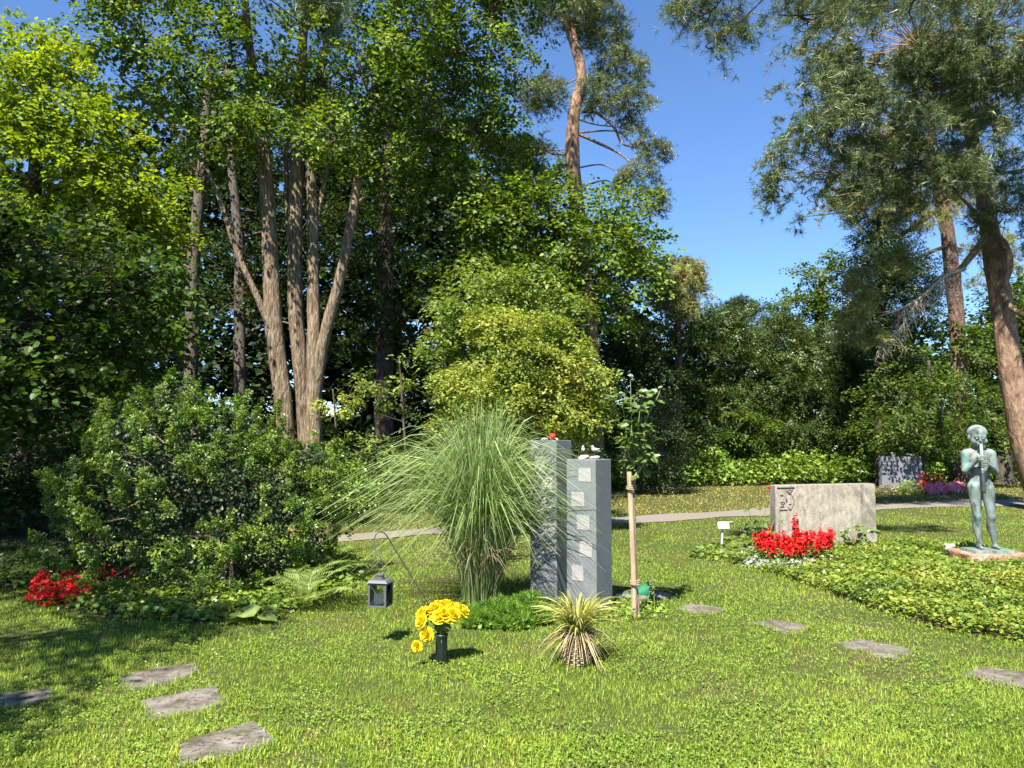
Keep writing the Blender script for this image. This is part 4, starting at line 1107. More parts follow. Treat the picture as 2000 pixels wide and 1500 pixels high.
HS = G(1615, 1078)          # headstone foot
ST = Gd(1925, 1100)         # statue plinth foot
mat_of_leaves('ground_cover', BED_COVER, 2600, 0.038, 0.13, M['cover'], HEX, HEX_F, 'yellow-green leafy ground cover filling the bed before the statue', 'ground cover', avoid=[(*G(a, b)[:2], .26) for a, b in ((1486, 1098), (1510, 1102), (1535, 1104), (1560, 1104), (1585, 1102), (1607, 1098))] + [(*G(a, b)[:2], .15) for a, b in ((1452, 1098), (1470, 1107), (1495, 1112), (1520, 1115), (1548, 1115), (1575, 1112), (1462, 1088))] + [(ST[0] + dx, ST[1] - .22, .34) for dx in (-.35, -.1, .15, .4)], lump=0.85)
mat_of_leaves('ground_cover', BED_SHRUB, 900, 0.055, 0.13, M['ivy'], HEX, HEX_F, 'creeping green ground cover around the foot of the round shrub', 'ground cover')
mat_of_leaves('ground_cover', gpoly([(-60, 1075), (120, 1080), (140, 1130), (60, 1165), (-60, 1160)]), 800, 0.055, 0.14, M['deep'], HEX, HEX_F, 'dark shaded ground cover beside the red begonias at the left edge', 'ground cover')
mat_of_leaves('ground_cover', BED_STELE, 420, 0.036, 0.08, M['clover'], HEX, HEX_F, 'low weeds growing round the foot of the two grey steles', 'ground cover')
IVY = np.array([[1.5, 23.4], [4, 25.2], [7, 26.6], [10, 27.4], [14, 28.4], [20, 29.6], [24, 31.5], [16, 33], [10, 32], [5, 30.5], [1, 28.5], [-1.5, 24], [-1.2, 19.4]])
mat_of_leaves('ivy_ground_cover', IVY, 330, 0.15, 0.70, M['ivy'], WIDE, LEAF_F, 'thick sunlit ivy covering the bank at the edge of the wood', 'ivy', lump=0.7, rim=1.0, tilt=0.55)
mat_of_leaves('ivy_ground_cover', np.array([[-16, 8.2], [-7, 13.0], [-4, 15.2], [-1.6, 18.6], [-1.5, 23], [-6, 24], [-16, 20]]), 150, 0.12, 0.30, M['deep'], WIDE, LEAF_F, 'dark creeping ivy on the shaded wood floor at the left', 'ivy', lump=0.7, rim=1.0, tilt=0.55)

# ------------------------------------------------------------------ the lawn
def lawn_points(n, dmin, dmax, power):
    """more blades close to the viewer, a wide fan beyond the picture's edges"""
    u = rng.random(n)
    d = dmin * (dmax / dmin) ** (u ** power)
    x = d * rng.uniform(-0.86, 0.86, n)
    return x, d


def on_lawn(x, y):
    ok = np.abs(y - path_y(x)) > np.interp(x, [-6, 3], [.40, .70]) + 0.07 * np.sin(x * 9) + 0.05 * np.sin(x * 23)
    ok &= y < edge_y(x) + 0.3
    for pl in STONE_POLY:
        ok &= ~inside(pl, x, y)
    for pl in (BED_COVER, BED_SHRUB):
        e = inside(pl * 0.985 + pl.mean(0) * 0.015, x, y)
        ok &= ~e
    b = inside(BED_STELE, x, y)
    ok &= ~(b & (rng.random(len(x)) < 0.25))
    return ok


def blades(x, y, L, W, lean=0.6):
    n = len(x)
    z = hgt(x, y)
    az = rng.uniform(0, 2 * math.pi, n)
    d = np.column_stack([np.cos(az), np.sin(az), np.zeros(n)])
    s = np.column_stack([-np.sin(az), np.cos(az), np.zeros(n)])
    ln = np.abs(rng.normal(size=n)) * lean
    b = np.column_stack([x, y, z - 0.004])
    mid = b + (d * (ln * 0.35 * L)[:, None]) + np.array([0, 0, 1]) * (L * 0.55)[:, None]
    tip = b + (d * (ln * 1.0 * L)[:, None]) + np.array([0, 0, 1]) * (L * (1 - 0.35 * np.clip(ln, 0, 1.6)))[:, None]
    w = s * (W / 2)[:, None]
    V = np.stack([b - w, b + w, mid + w * 0.85, mid - w * 0.85, tip], 1).reshape(-1, 3)
    i = np.arange(n)[:, None] * 5
    near = y < 4.3
    return V, [i[near] + np.array([[0, 1, 2, 3]]), i[near] + np.array([[3, 2, 4]]), i[~near] + np.array([[0, 1, 4]])], np.repeat(rng.random(n), 5)


x, y = lawn_points(430000, 3.0, 19.0, 0.90)
ok = on_lawn(x, y) & (y < path_y(x))
x, y = x[ok], y[ok]
patch = vnoise(x, y, 0.5, 21) * 0.6 + vnoise(x, y, 0.16, 22) * 0.4
L = (0.020 + 0.028 * patch) * rng.uniform(0.6, 1.35, len(x))
worn = np.clip((vnoise(x, y, 0.55, 41) * 0.65 + vnoise(x, y, 0.17, 42) * 0.35 - 0.60) / 0.14, 0, 1)
keep = rng.random(len(x)) > 0.3 * worn
x, y, L, worn = x[keep], y[keep], L[keep] * (1 - 0.35 * worn[keep]), worn[keep]
V_, F_, t_ = blades(x, y, L, (0.0032 + 0.00055 * y) * rng.uniform(0.7, 1.2, len(x)), 0.75)
t_ = t_ * 0.95 + 0.75 * np.repeat(worn * rng.random(len(x)), 5)
g = Geo(); g.add(V_, F_, t_)
o = g.build('lawn_grass', M['grass'], kind='stuff')
tag(o, 'short mown green grass of the lawn in the foreground', 'grass')
x, y = lawn_points(110000, 9, 30, 0.72)
ok = on_lawn(x, y) & (y > path_y(x))
x, y = x[ok], y[ok]
g = Geo(); g.add(*blades(x, y, 0.05 * rng.uniform(0.5, 1.3, len(x)), 0.004 + 0.0009 * y * rng.uniform(0.7, 1.2, len(x)), 0.9))
o = g.build('dry_grass', M['drygrass'], kind='stuff')
tag(o, 'dry yellowish grass strip beyond the gravel path', 'grass')
# clover and small weeds among the blades
x, y = lawn_points(150000, 3.0, 12.0, 0.95)
dens = vnoise(x, y, 0.45, 31) * 0.6 + vnoise(x, y, 0.13, 32) * 0.4
ok = on_lawn(x, y) & (y < path_y(x)) & (dens > 0.44 + 0.16 * rng.random(len(x)))
x, y = x[ok], y[ok]
n = np.array([0, 0, 1.0]) + 0.38 * rng.normal(size=(len(x), 3))
g = Geo(); g.add(*scatter(WIDE, LEAF_F, np.column_stack([x, y, hgt(x, y) + rng.uniform(0.012, 0.036, len(x))]), frames(n, rng.normal(size=(len(x), 3))), rng.uniform(0.009, 0.020, len(x))))
o = g.build('clover_ground_cover', M['clover'], kind='stuff')
tag(o, 'clover and small round-leaved weeds growing through the lawn', 'clover')
# a little brown leaf litter on the lawn
x, y = lawn_points(1300, 3.0, 14.0, 0.95)
ok = on_lawn(x, y) & (y < path_y(x)) & (vnoise(x, y, 1.1, 51) > 0.45)
x, y = x[ok], y[ok]
nn = np.array([0, 0, 1.0]) + 0.4 * rng.normal(size=(len(x), 3))
g = Geo(); g.add(*scatter(LEAF, LEAF_F, np.column_stack([x, y, hgt(x, y) + rng.uniform(0.02, 0.035, len(x))]), frames(nn, rng.normal(size=(len(x), 3))), rng.uniform(0.010, 0.022, len(x))))
o = g.build('fallen_leaves', M['drystalk'], kind='stuff')
tag(o, 'scattered small dry fallen leaves on the lawn', 'leaf litter')
# longer uncut tufts round the stepping stones and bed edges
px_, py_ = [], []
for pl in STONE_POLY + [BED_COVER, BED_SHRUB]:
    for a in range(len(pl)):
        q, r = pl[a], pl[(a + 1) % len(pl)]
        m = int(np.linalg.norm(r - q) * 260)
        t = rng.random(m)[:, None]
        e = q * (1 - t) + r * t + rng.normal(size=(m, 2)) * 0.03
        px_.append(e[:, 0]); py_.append(e[:, 1])
x, y = np.concatenate(px_), np.concatenate(py_)
ok = ~np.any([inside(p_ * 0.93 + p_.mean(0) * 0.07, x, y) for p_ in STONE_POLY], axis=0)
x, y = x[ok], y[ok]
g = Geo(); g.add(*blades(x, y, rng.uniform(0.03, 0.075, len(x)), 0.0035 + 0.0005 * y, 0.7))
o = g.build('edge_grass', M['grass'], kind='stuff')
tag(o, 'longer uncut grass fringing the stepping stones and beds', 'grass')

# ------------------------------------------------------------------ the round evergreen shrub
sb = np.array([*(G(395, 1175)[:2] + [0, 0.95]), 0.0])
th = thing('evergreen_shrub', 'big round evergreen shrub with bright tufted sprays in front of the many-stemmed tree', 'shrub', sb)
Yc = sb[1]
lobes = [(395, 1020, Yc, 240, 180, 1.35), (320, 890, Yc + .1, 110, 100, .9), (430, 900, Yc + .1, 110, 95, .9), (345, 800, Yc + .2, 60, 55, .5), (210, 1050, Yc - .1, 100, 110, .8), (560, 1030, Yc - .1, 100, 130, .85), (470, 845, Yc + .1, 60, 50, .5), (260, 870, Yc, 60, 80, .6), (600, 940, Yc, 60, 90, .6), (380, 1090, Yc - .35, 230, 90, 1.1), (170, 950, Yc, 50, 60, .5), (300, 960, Yc - .6, 120, 100, .6), (480, 980, Yc - .6, 120, 100, .6)]
CC, OO = [], []
for b in lobes:
    c, r = blob_w(b)
    area = 4 * math.pi * (((r[0] * r[1]) ** 1.6 + (r[0] * r[2]) ** 1.6 + (r[1] * r[2]) ** 1.6) / 3) ** (1 / 1.6)
    u = nrm(rng.normal(size=(int(area * 17), 3)))
    p = c + u * r * (1.02 - 0.30 * rng.random(len(u)) ** 2.0)[:, None]
    CC.append(p); OO.append(nrm(u / r))
C, O = np.concatenate(CC), np.concatenate(OO)
# keep tuft centres near the outer surface, uneven in depth
depth = np.full(len(C), 9.0)
for b in lobes:
    c, r = blob_w(b)
    depth = np.minimum(depth, np.linalg.norm((C - c) / r, axis=1))
ok = (depth > 0.78) & (C[:, 2] > 0.12) & (C[:, 1] < Yc + 0.9)
C, O = C[ok], O[ok]


def fan(n, seed):
    """a cupped, branching cypress spray, unit long"""
    r = np.random.default_rng(seed)
    V, Fq = [], []
    for k in range(n):
        a = R(r.uniform(-62, 62)); t0 = r.uniform(0.0, 0.55)
        b = np.array([math.sin(a) * t0 * 0.55, math.cos(a) * t0, 0.0])
        a2 = a + R(r.uniform(-25, 25))
        d = nrm(np.array([math.sin(a2), math.cos(a2), r.uniform(-0.15, 0.55)]))
        s = nrm(np.cross(d, [r.normal() * .5, r.normal() * .5, 1])) * 0.12
        L = r.uniform(0.3, 0.55)
        i0 = len(V)
        V += [b, b + d * L * 0.5 - s, b + d * L, b + d * L * 0.5 + s]
        Fq.append([i0, i0 + 3, i0 + 2]); Fq.append([i0, i0 + 2, i0 + 1])
    return np.array(V), np.array(Fq)


C = C + O * (rnoise(C, 0.55, 12) * 0.20 - 0.03)[:, None]
C = C[:, :]
nt = 46
Lp = rng.uniform(0.10, 0.27, (len(C), 1))
axis = nrm(O * 0.8 + [0, 0, 0.75] + 0.25 * rng.normal(size=O.shape))
t = rng.random((len(C), nt)) ** 0.8
off = nrm(rng.normal(size=(len(C), nt, 3))) * (0.075 * (1.05 - 0.8 * t) * rng.random((len(C), nt)) ** 0.5)[..., None]
pos = C[:, None] + axis[:, None] * (t * Lp)[..., None] + off
d = axis[:, None] * 0.8 + off * 12 + 0.25 * rng.normal(size=off.shape)
n = np.array([0, 0, 0.7]) + 0.6 * O[:, None] + 0.5 * rng.normal(size=off.shape)
pos, d, n = (a.reshape(-1, 3) for a in (pos, d, n))
s = rng.uniform(0.045, 0.08, len(pos))
g = Geo(); w = rng.integers(0, 3, len(pos)); Fm = frames(n, d)
for q in range(3):
    T, TF = fan(5, q + 60)
    g.add(*scatter(T, TF, pos[w == q], Fm[w == q], s[w == q]))
g.build('foliage', M['cypress'], th, kind='stuff')
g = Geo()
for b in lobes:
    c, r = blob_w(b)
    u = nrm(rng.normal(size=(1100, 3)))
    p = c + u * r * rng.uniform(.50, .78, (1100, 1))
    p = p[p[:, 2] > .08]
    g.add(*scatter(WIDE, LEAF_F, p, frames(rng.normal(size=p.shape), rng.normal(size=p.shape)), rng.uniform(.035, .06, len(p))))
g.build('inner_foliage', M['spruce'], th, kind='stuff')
g = Geo()
for q in range(7):
    a = sb + np.array([rng.normal() * .12, rng.normal() * .12, -.05])
    e = C[rng.integers(0, len(C))] * 0.7 + sb * 0.3
    g.add(*tube(curve([a, (a + e) / 2 + [0, 0, .2], e], 8), np.linspace(.05, .015, 8), 7))
g.build('stems', M['darkbark'], th, smooth=True)
g = Geo()
for q in C[rng.random(len(C)) < 0.10]:
    a = q * 0.72 + (sb + [0, 0, .9]) * 0.28
    g.add(*tube(curve([a, (a + q) / 2 + rng.normal(size=3) * .04, q], 4), [.012, .009, .006, .003], 4, False))
g.build('twigs', M['bark'], th, kind='stuff')

# ------------------------------------------------------------------ ornamental silver grass
og = np.array([*G(935, 1190)[:2], 0.0]); og[1] += 0.25
th = thing('ornamental_grass', 'tall arching silver grass clump left of the grey steles', 'ornamental grass', og)
NB = 2500
g = Geo(); gs = Geo()
az = rng.uniform(0, 2 * math.pi, NB)
out = rng.random(NB) ** 1.0 * 1.05          # how far the blade arches out
ht = rng.uniform(1.15, 2.15, NB) * (1 - 0.22 * out)
base = np.column_stack([np.cos(az), np.sin(az)]) * (rng.random(NB) ** 0.5 * 0.17)[:, None]
az2 = az + rng.normal(size=NB) * 0.5
out = out * (1.06 - 0.22 * np.clip(np.cos(az2), 0, 1))
seg = 9
t = np.linspace(0, 1, seg)
for nme, sel in (('blades', slice(0, 2150)), ('dry', slice(2150, NB))):
    m = len(az[sel])
    tt = t[None]
    H = ht[sel][:, None]; Oo = out[sel][:, None]
    if nme == 'dry':
        H = H * 0.5; Oo = Oo * 0.55
    rz = H * (1 - (1 - np.clip(tt / (1.0 - 0.22 * Oo), 0, 1)) ** 1.7) - Oo * 0.85 * np.clip(tt - 0.50, 0, 1) ** 2 * 2.2
    rr = Oo * (0.18 * tt + 1.05 * tt ** 2.3) + rng.normal(size=(m, 1)) * 0.10 * tt
    wig = rng.normal(size=(m, 1)) * 0.05 * tt ** 2
    cx = og[0] + base[sel][:, :1] + rr * np.cos(az2[sel])[:, None] * 1.12 + wig
    cy = og[1] + base[sel][:, 1:] + rr * np.sin(az2[sel])[:, None] + wig
    cz = np.maximum(rz, 0.02) * (tt > 0) + 0.0
    c = np.stack([cx, cy, cz], -1)
    tan = nrm(np.gradient(c, axis=1))
    sd = nrm(np.cross(tan, np.array([0, 0, 1.0]) + 0.6 * rng.normal(size=(m, 1, 3))))
    W = rng.uniform(0.0030, 0.0064, (m, 1)) * (1 - 0.85 * tt ** 2)
    V = np.stack([c - sd * W[..., None], c + sd * W[..., None]], 2).reshape(-1, 3)
    i = (np.arange(m) * seg * 2)[:, None] + (np.arange(seg - 1) * 2)[None]
    Fq = np.stack([i, i + 1, i + 3, i + 2], -1).reshape(-1, 4)
    (g if nme == 'blades' else gs).add(V, Fq, np.repeat(rng.random(m), seg * 2))
g.build('blades', M['silvergrass'], th, kind='stuff')
gs.build('dry_stalks', M['drystalk'], th, kind='stuff')

# ------------------------------------------------------------------ the two grey steles
def stele(name, label, corner_px, Yf, s, sb_, phi, h, plaques, letter=()):
    c0 = P(corner_px, 860, Yf)[:2]
    L = np.array([-math.cos(phi), math.sin(phi)]); Rr = np.array([math.sin(phi), math.cos(phi)])
    base = np.array([*(c0 + (L * s + Rr * sb_) / 2), 0.0])
    th = thing(name, label, 'gravestone', base)
    g = Geo()
    sq = np.array([c0, c0 + Rr * sb_, c0 + L * s + Rr * sb_, c0 + L * s])
    cc = sq.mean(0); bev = 0.004
    def ring(k, z):
        r = []
        for a in range(4):
            p = cc + (sq[a] - cc) * k
            e1 = nrm(sq[(a - 1) % 4] - sq[a]); e2 = nrm(sq[(a + 1) % 4] - sq[a])
            r += [[*(p + e1 * bev), z], [*(p + e2 * bev), z]]
        return r
    V = np.array(ring(1.0, -0.1) + ring(0.985, h - bev) + ring(0.965, h))
    Fq = [np.array([[l * 8 + a, l * 8 + (a + 1) % 8, (l + 1) * 8 + (a + 1) % 8, (l + 1) * 8 + a] for l in range(2) for a in range(8)]), np.array([[16 + a for a in range(8)]])]
    g.add(V, Fq)
    g.build('shaft', M['slate'], th)
    nrmv = -Rr
    for k, (u0, u1, v0, v1) in enumerate(plaques):
        zc = h * (1 - (v0 + v1) / 2); wd = (u1 - u0) * s; hh = (v1 - v0) * h
        um = 1 - (u0 + u1) / 2
        sh = 1 - 0.015 * zc / h
        p = cc + ((c0 + L * s * um) - cc) * sh
        ctr = np.array([*(p + nrmv * 0.004), zc])
        Ax = np.array([*(-L), 0.0]); Az = np.array([0, 0, 1.0]); An = np.array([*nrmv, 0.0])
        def bx(cu, cv, w, hh_, d0, d1):
            V, Fq = box((0, 0, 0), (w, d1 - d0, hh_))
            q = ctr + V[:, :1] * Ax + V[:, 2:] * Az + cu * Ax + cv * Az
            q = q - V[:, 1:2] * An + An * ((d0 + d1) / 2)
            return q, Fq
        g = Geo(); g.add(*bx(0, 0, wd, hh, -0.012, -0.0005))
        pl = g.build('plaque', M['plaque'], th)
        if k in letter:
            g = Geo()
            r = np.random.default_rng(k)
            for row in range(4):
                x = -wd * .38
                while x < wd * .36:
                    w = r.uniform(.004, .012)
                    g.add(*bx(x + w / 2, hh * (.3 - row * .2), w, hh * .07, -0.0004, 0.0008))
                    x += w + r.uniform(.002, .005)
            g.build('lettering', M['inscription'], pl, kind='stuff')
    return th, cc


th_t, ct = stele('grey_stele', 'taller square grey stone stele with the red ornament on top', 1086.5, 7.75, 0.324, 0.295, R(36), 1.60,
             [(.2, .58, .10, .19), (.43, .84, .223, .307), (.22, .62, .36, .443), (.52, .93, .52, .61), (.10, .52, .69, .785)], (1,))
th_s, cs = stele('grey_stele', 'shorter square grey stone stele with the two bird figures on top', 1163, 7.38, 0.333, 0.31, R(36), 1.415,
             [(.43, .84, .057, .15), (.18, .61, .222, .319), (.36, .78, .374, .475), (.45, .86, .553, .654), (.18, .57, .716, .82)])

# ornaments on the steles
top = 1.60
p0 = P(1078, 850, 7.86); p0 = np.array([p0[0], 7.86, top])
th = thing('red_ornament', 'small red ceramic flower ornament on the taller stele', 'ornament', p0)
g = Geo(); prof = [(0.001, 0.0), (0.018, 0.004), (0.030, 0.022), (0.033, 0.04), (0.028, 0.056), (0.02, 0.062), (0.012, 0.05), (0.001, 0.045)]
g.add(*lathe(prof, 14, p0 + [0, 0, 0.003], axis=(0.1, -0.35, 1)))
g.build('cup', M['ceramic_red'], th, smooth=True)
g = Geo()
for a in range(5):
    an = a * 2 * math.pi / 5
    g.add(*rock(p0 + [0.022 * math.cos(an), 0.022 * math.sin(an) - .01, 0.058], (0.026, 0.026, 0.022), a, 1))
g.build('petals', M['ceramic_red'], th, smooth=True)
for (pxx, lab, sz, mt) in ((1063, 'flat beige pebble beside the red ornament', (0.075, 0.05, 0.028), 'pebble'), (1086, 'small white pebble right of the red ornament', (0.055, 0.04, 0.022), 'whitestone')):
    q = P(pxx, 855, 7.90); q[2] = top
    g = Geo(); g.add(*rock(q + [0, 0, sz[2] * .45], sz, int(pxx), 2))
    tag(g.build('pebble', M[mt], smooth=True), lab, 'pebble', 'pebbles on the taller stele')
for k, (pxx, lab, yaw) in enumerate(((1139, 'grey bird figure on a stone, nearer the taller stele', 0.15), (1161, 'grey bird figure on a stone with its tail turned right', 1.35))):
    q = P(pxx, 880, 7.62); q[2] = 1.415
    th = thing('bird_figure', lab, 'figurine', q, 'bird figures on the shorter stele')
    g = Geo(); g.add(*rock(q + [0.004, 0, 0.017], (0.085, 0.06, 0.045), 91 + k, 2, .3)); g.build('stone_foot', M['pebble'], th, smooth=True)
    g = Geo(); g.add(*tube([q + [0, 0, .03], q + [0, 0, .07]], .003, 5)); g.build('pin', M['hook'], th)
    cy_, sy_ = math.cos(yaw), math.sin(yaw)
    f = np.array([-sy_ * 0.6, -cy_, 0]); f = nrm(f) if k == 0 else np.array([-0.9, -0.43, 0])
    c = q + [0, 0, 0.092]
    def sdf(p, c=c, f=f):
        d = sd_cone(p, c - f * 0.018, c + f * 0.012 + [0, 0, 0.004], 0.017, 0.019)
        d = smin(d, sd_cone(p, c + f * 0.016 + [0, 0, .018], c + f * 0.019 + [0, 0, .030], 0.011, 0.0115), 0.008)
        d = smin(d, sd_cone(p, c - f * 0.025 + [0, 0, .004], c - f * 0.058 + [0, 0, .008], 0.009, 0.005), 0.008)
        return smin(d, sd_cone(p, c + f * 0.026 + [0, 0, .031], c + f * 0.040 + [0, 0, .028], 0.005, 0.0015), 0.003)
    V, Fq = surface_net(sdf, c - .08, c + .08, .0035)
    g = Geo(); g.add(V, Fq); g.build('body', M['ceramic_grey'], th, smooth=True)

# ------------------------------------------------------------------ hook, lantern
HK = curve([P(745 + 117, 1222, 6.62), P(834, 1176, 6.56), P(775, 1079, 6.42), P(755, 1046, 6.36), P(746, 1039.5, 6.33), P(737, 1041, 6.31), P(731, 1052, 6.30), P(730.5, 1066, 6.29), P(735, 1077, 6.28), P(742, 1086, 6.26), P(744, 1092, 6.26), P(741, 1096, 6.26)], 60)
HK[0, 2] = -0.12
g = Geo(); g.add(*tube(HK, 0.0052, 7))
tag(g.build('shepherd_hook', M['hook'], smooth=True), 'thin leaning metal rod with a curled hook holding the lantern', 'hook')
lb = P(743, 1183, 6.24)
px_m = 6.24 / F
th = thing('lantern', 'small dark grey square lantern with a candle hanging from the hook', 'lantern', lb)
W_, H_ = 36 * px_m, 45 * px_m
rz = R(-12)
cz_, sz_ = math.cos(rz), math.sin(rz)
rot = lambda a, b: np.array([a * cz_ - b * sz_, a * sz_ + b * cz_, 0])
g = Geo(); g.add(*box(lb + [0, 0, 0.007], (W_, W_, 0.014), rz)); g.build('floor_plate', M['lantern'], th)
for sx in (-1, 1):
    for sy in (-1, 1):
        g = Geo(); g.add(*box(lb + rot(sx * (W_ / 2 - .007), sy * (W_ / 2 - .007)) + [0, 0, H_ / 2], (.014, .014, H_ - .03), rz)); g.build('corner_post', M['lantern'], th)
g = Geo(); g.add(*box(lb + [0, 0, H_ - .008], (W_, W_, .014), rz)); g.build('top_frame', M['lantern'], th)
g = Geo(); g.add(*box(lb + [0, 0, H_ + .012], (W_ * 1.17, W_ * 1.17, .02), rz, .80)); rf = g.build('roof', M['lantern'], th)
g = Geo(); g.add(*lathe([(.026, 0), (.026, .028), (.030, .03), (.030, .04), (.012, .046), (.001, .047)], 14, lb + [0, 0, H_ + .022])); g.build('chimney', M['lantern'], rf, smooth=False)
for k, (dx, dy) in enumerate(((0, -1), (0, 1), (-1, 0), (1, 0))):
    dd = (W_ / 2 - .008)
    s = (W_ - .03, .002, H_ - .032) if dx == 0 else (.002, W_ - .03, H_ - .032)
    g = Geo(); g.add(*box(lb + rot(dx * dd, dy * dd) + [0, 0, H_ / 2], s, rz)); pn = g.build('pane', M['glass'], th)
    g = Geo()
    for sg in (-1, 1):
        e = rot(-dy * (W_ / 2 - .016), dx * (W_ / 2 - .016)) * sg
        o_ = rot(dx * (dd + .004), dy * (dd + .004))
        g.add(*tube([lb + o_ + e + [0, 0, .018], lb + o_ - e + [0, 0, H_ - .020]], .0016, 5))
    g.build('cross_bars', M['lantern'], pn)
hk = HK[-1]
g = Geo()
tp_ = lb + [0, 0, H_ + .03]
g.add(*tube(curve([tp_ + rot(-.045, 0), tp_ + rot(-.042, 0) + [0, 0, .05], hk + [0, 0, -.004], tp_ + rot(.042, 0) + [0, 0, .05], tp_ + rot(.045, 0)], 24), .0016, 5))
g.build('handle', M['lantern'], th, smooth=True)
cd = lb + rot(-.02, 0)
g = Geo(); g.add(*lathe([(.001, .014), (.034, .014), (.034, .10), (.030, .104), (.001, .103)], 18, cd)); cn = g.build('candle', M['candle'], th, smooth=False)
g = Geo(); g.add(*lathe([(.035, .104), (.035, .120), (.028, .124), (.001, .123)], 18, cd)); g.build('candle_lid', M['candletop'], cn, smooth=False)

# ------------------------------------------------------------------ yellow roses in a dark vase
vb = G(862, 1297)
th = thing('grave_vase', 'dark green pointed flower vase holding the yellow roses', 'vase', vb)
g = Geo(); g.add(*lathe([(.001, -.10), (.024, -.02), (.034, .02), (.038, .10), (.041, .19), (.047, .20), (.047, .212), (.039, .212), (.034, .12), (.001, .06)], 20, vb)); g.build('cup', M['vase'], th, smooth=True)
g = Geo()
for a in range(8):
    an = a * math.pi / 4 + .2
    g.add(*box(vb + [.0385 * math.cos(an), .0385 * math.sin(an), .10], (.006, .006, .17), an))
g.build('ribs', M['vase'], th)


def rose_bloom(seed):
    r = np.random.default_rng(seed)
    V, Fq = [], []
    def petal(az, r0, r1, z0, z1, wd, curl):
        i0 = len(V)
        na, nt = 5, 4
        for b in range(nt):
            t = b / (nt - 1)
            rr = r0 + (r1 - r0) * t ** .7 + curl * max(0, t - .6)
            z = z0 + (z1 - z0) * t - abs(curl) * .9 * max(0, t - .65)
            for a in range(na):
                u = a / (na - 1) * 2 - 1
                wv = wd * math.sin(math.pi * (.22 + .60 * t)) * u
                V.append([rr * math.cos(az + wv), rr * math.sin(az + wv), z - .06 * u * u * t])
        for b in range(nt - 1):
            for a in range(na - 1):
                k = i0 + b * na + a
                Fq.append([k, k + 1, k + na + 1, k + na])
    for ring, (n, r0, r1, z1, wd, curl) in enumerate(((3, .03, .10, .72, 1.3, 0), (4, .05, .20, .74, 1.05, .03), (5, .07, .32, .70, .85, .10), (6, .08, .44, .60, .75, .22), (7, .09, .54, .42, .65, .36))):
        for a in range(n):
            petal(2 * math.pi * a / n + ring * .7 + r.uniform(-.15, .15), r0, r1 * r.uniform(.92, 1.08), .0, z1 * r.uniform(.93, 1.05), wd, curl)
    return np.array(V) * [1, 1, .85], np.array(Fq)


BM = []
for q in range(3):
    V, Fq = rose_bloom(q + 2)
    me = Geo().add(V, Fq, rng.random(len(V)) * .3 + .35).mesh('bloom', smooth=True)
    me.materials.append(M['yellow']); BM.append(me)
me_leaf = Geo().add(CORD * [.8, 1, 1], CORD_F, .5).mesh('leaf'); me_leaf.materials.append(M['roseleaf'])


def mat4(pos, zdir, s, roll=0.0, ydir=None):
    z = nrm(np.array(zdir, float)); y = np.array([math.sin(roll), math.cos(roll), .13]) if ydir is None else np.array(ydir, float)
    Fm = frames(z[None], y[None])[0]
    m = np.eye(4); m[:3, :3] = Fm * s; m[:3, 3] = pos
    return m


ROSES = [(615, 895), (612, 975), (708, 868), (775, 805), (812, 852), (803, 935), (872, 795), (912, 880), (985, 830), (1000, 888), (1058, 868), (860, 905), (690, 1095), (605, 1195), (745, 840), (845, 825), (950, 850), (760, 900), (955, 905), (905, 925)]
for k, (a, b) in enumerate(ROSES):
    if k not in (12, 13):
        a, b = 835 + (a - 835) * .88, 865 + (b - 865) * .9
    qx, qy = 680 + .22 * a, 1000 + .22 * b
    dep = vb[1] + (-.06 if b > 900 else .02 if b > 840 else .10) + rng.uniform(-.02, .02)
    q = P(qx, qy, dep)
    lab = {12: 'drooping yellow rose low on the left of the vase', 13: 'lowest yellow rose hanging close to the grass', 10: 'yellow rose at the right side of the bouquet', 0: 'yellow rose at the left side of the bouquet'}.get(k, 'yellow rose in the dense top of the vase bouquet')
    mouth = vb + [rng.normal() * .012, rng.normal() * .012, .20]
    th = thing('yellow_rose', lab, 'rose', mouth, 'yellow roses in the vase')
    ctr = vb + [0, .03, .26]
    zd = nrm(q - ctr) * [1, 1, .9] + np.array([0, -.30, .25])
    if k in (12, 13):
        zd = np.array([-.35, -.9, .1])
    s = .085 if k != 13 else .066
    child('bloom', BM[k % 3], M['yellow'], th, mat4(q - nrm(zd) * s * .35, zd, s, rng.uniform(0, 6)))
    g = Geo()
    e = q - nrm(zd) * s * .33
    md = (mouth + e) / 2 + [0, 0, .03] + (np.array([0, 0, .06]) if k in (12, 13) else 0)
    st = curve([mouth - [0, 0, .08], mouth, md, e], 10)
    g.add(*tube(st, .0028, 5, False)); g.build('stem', M['greenstem'], th, smooth=True)
    for j in range(3):
        pp = st[rng.integers(4, 9)]
        dr = nrm(np.array([rng.normal(), rng.normal() - .4, -.25]))
        child('leaf', me_leaf, M['roseleaf'], th, mat4(pp, [rng.normal() * .4, -.4, 1], rng.uniform(.035, .055), ydir=dr))

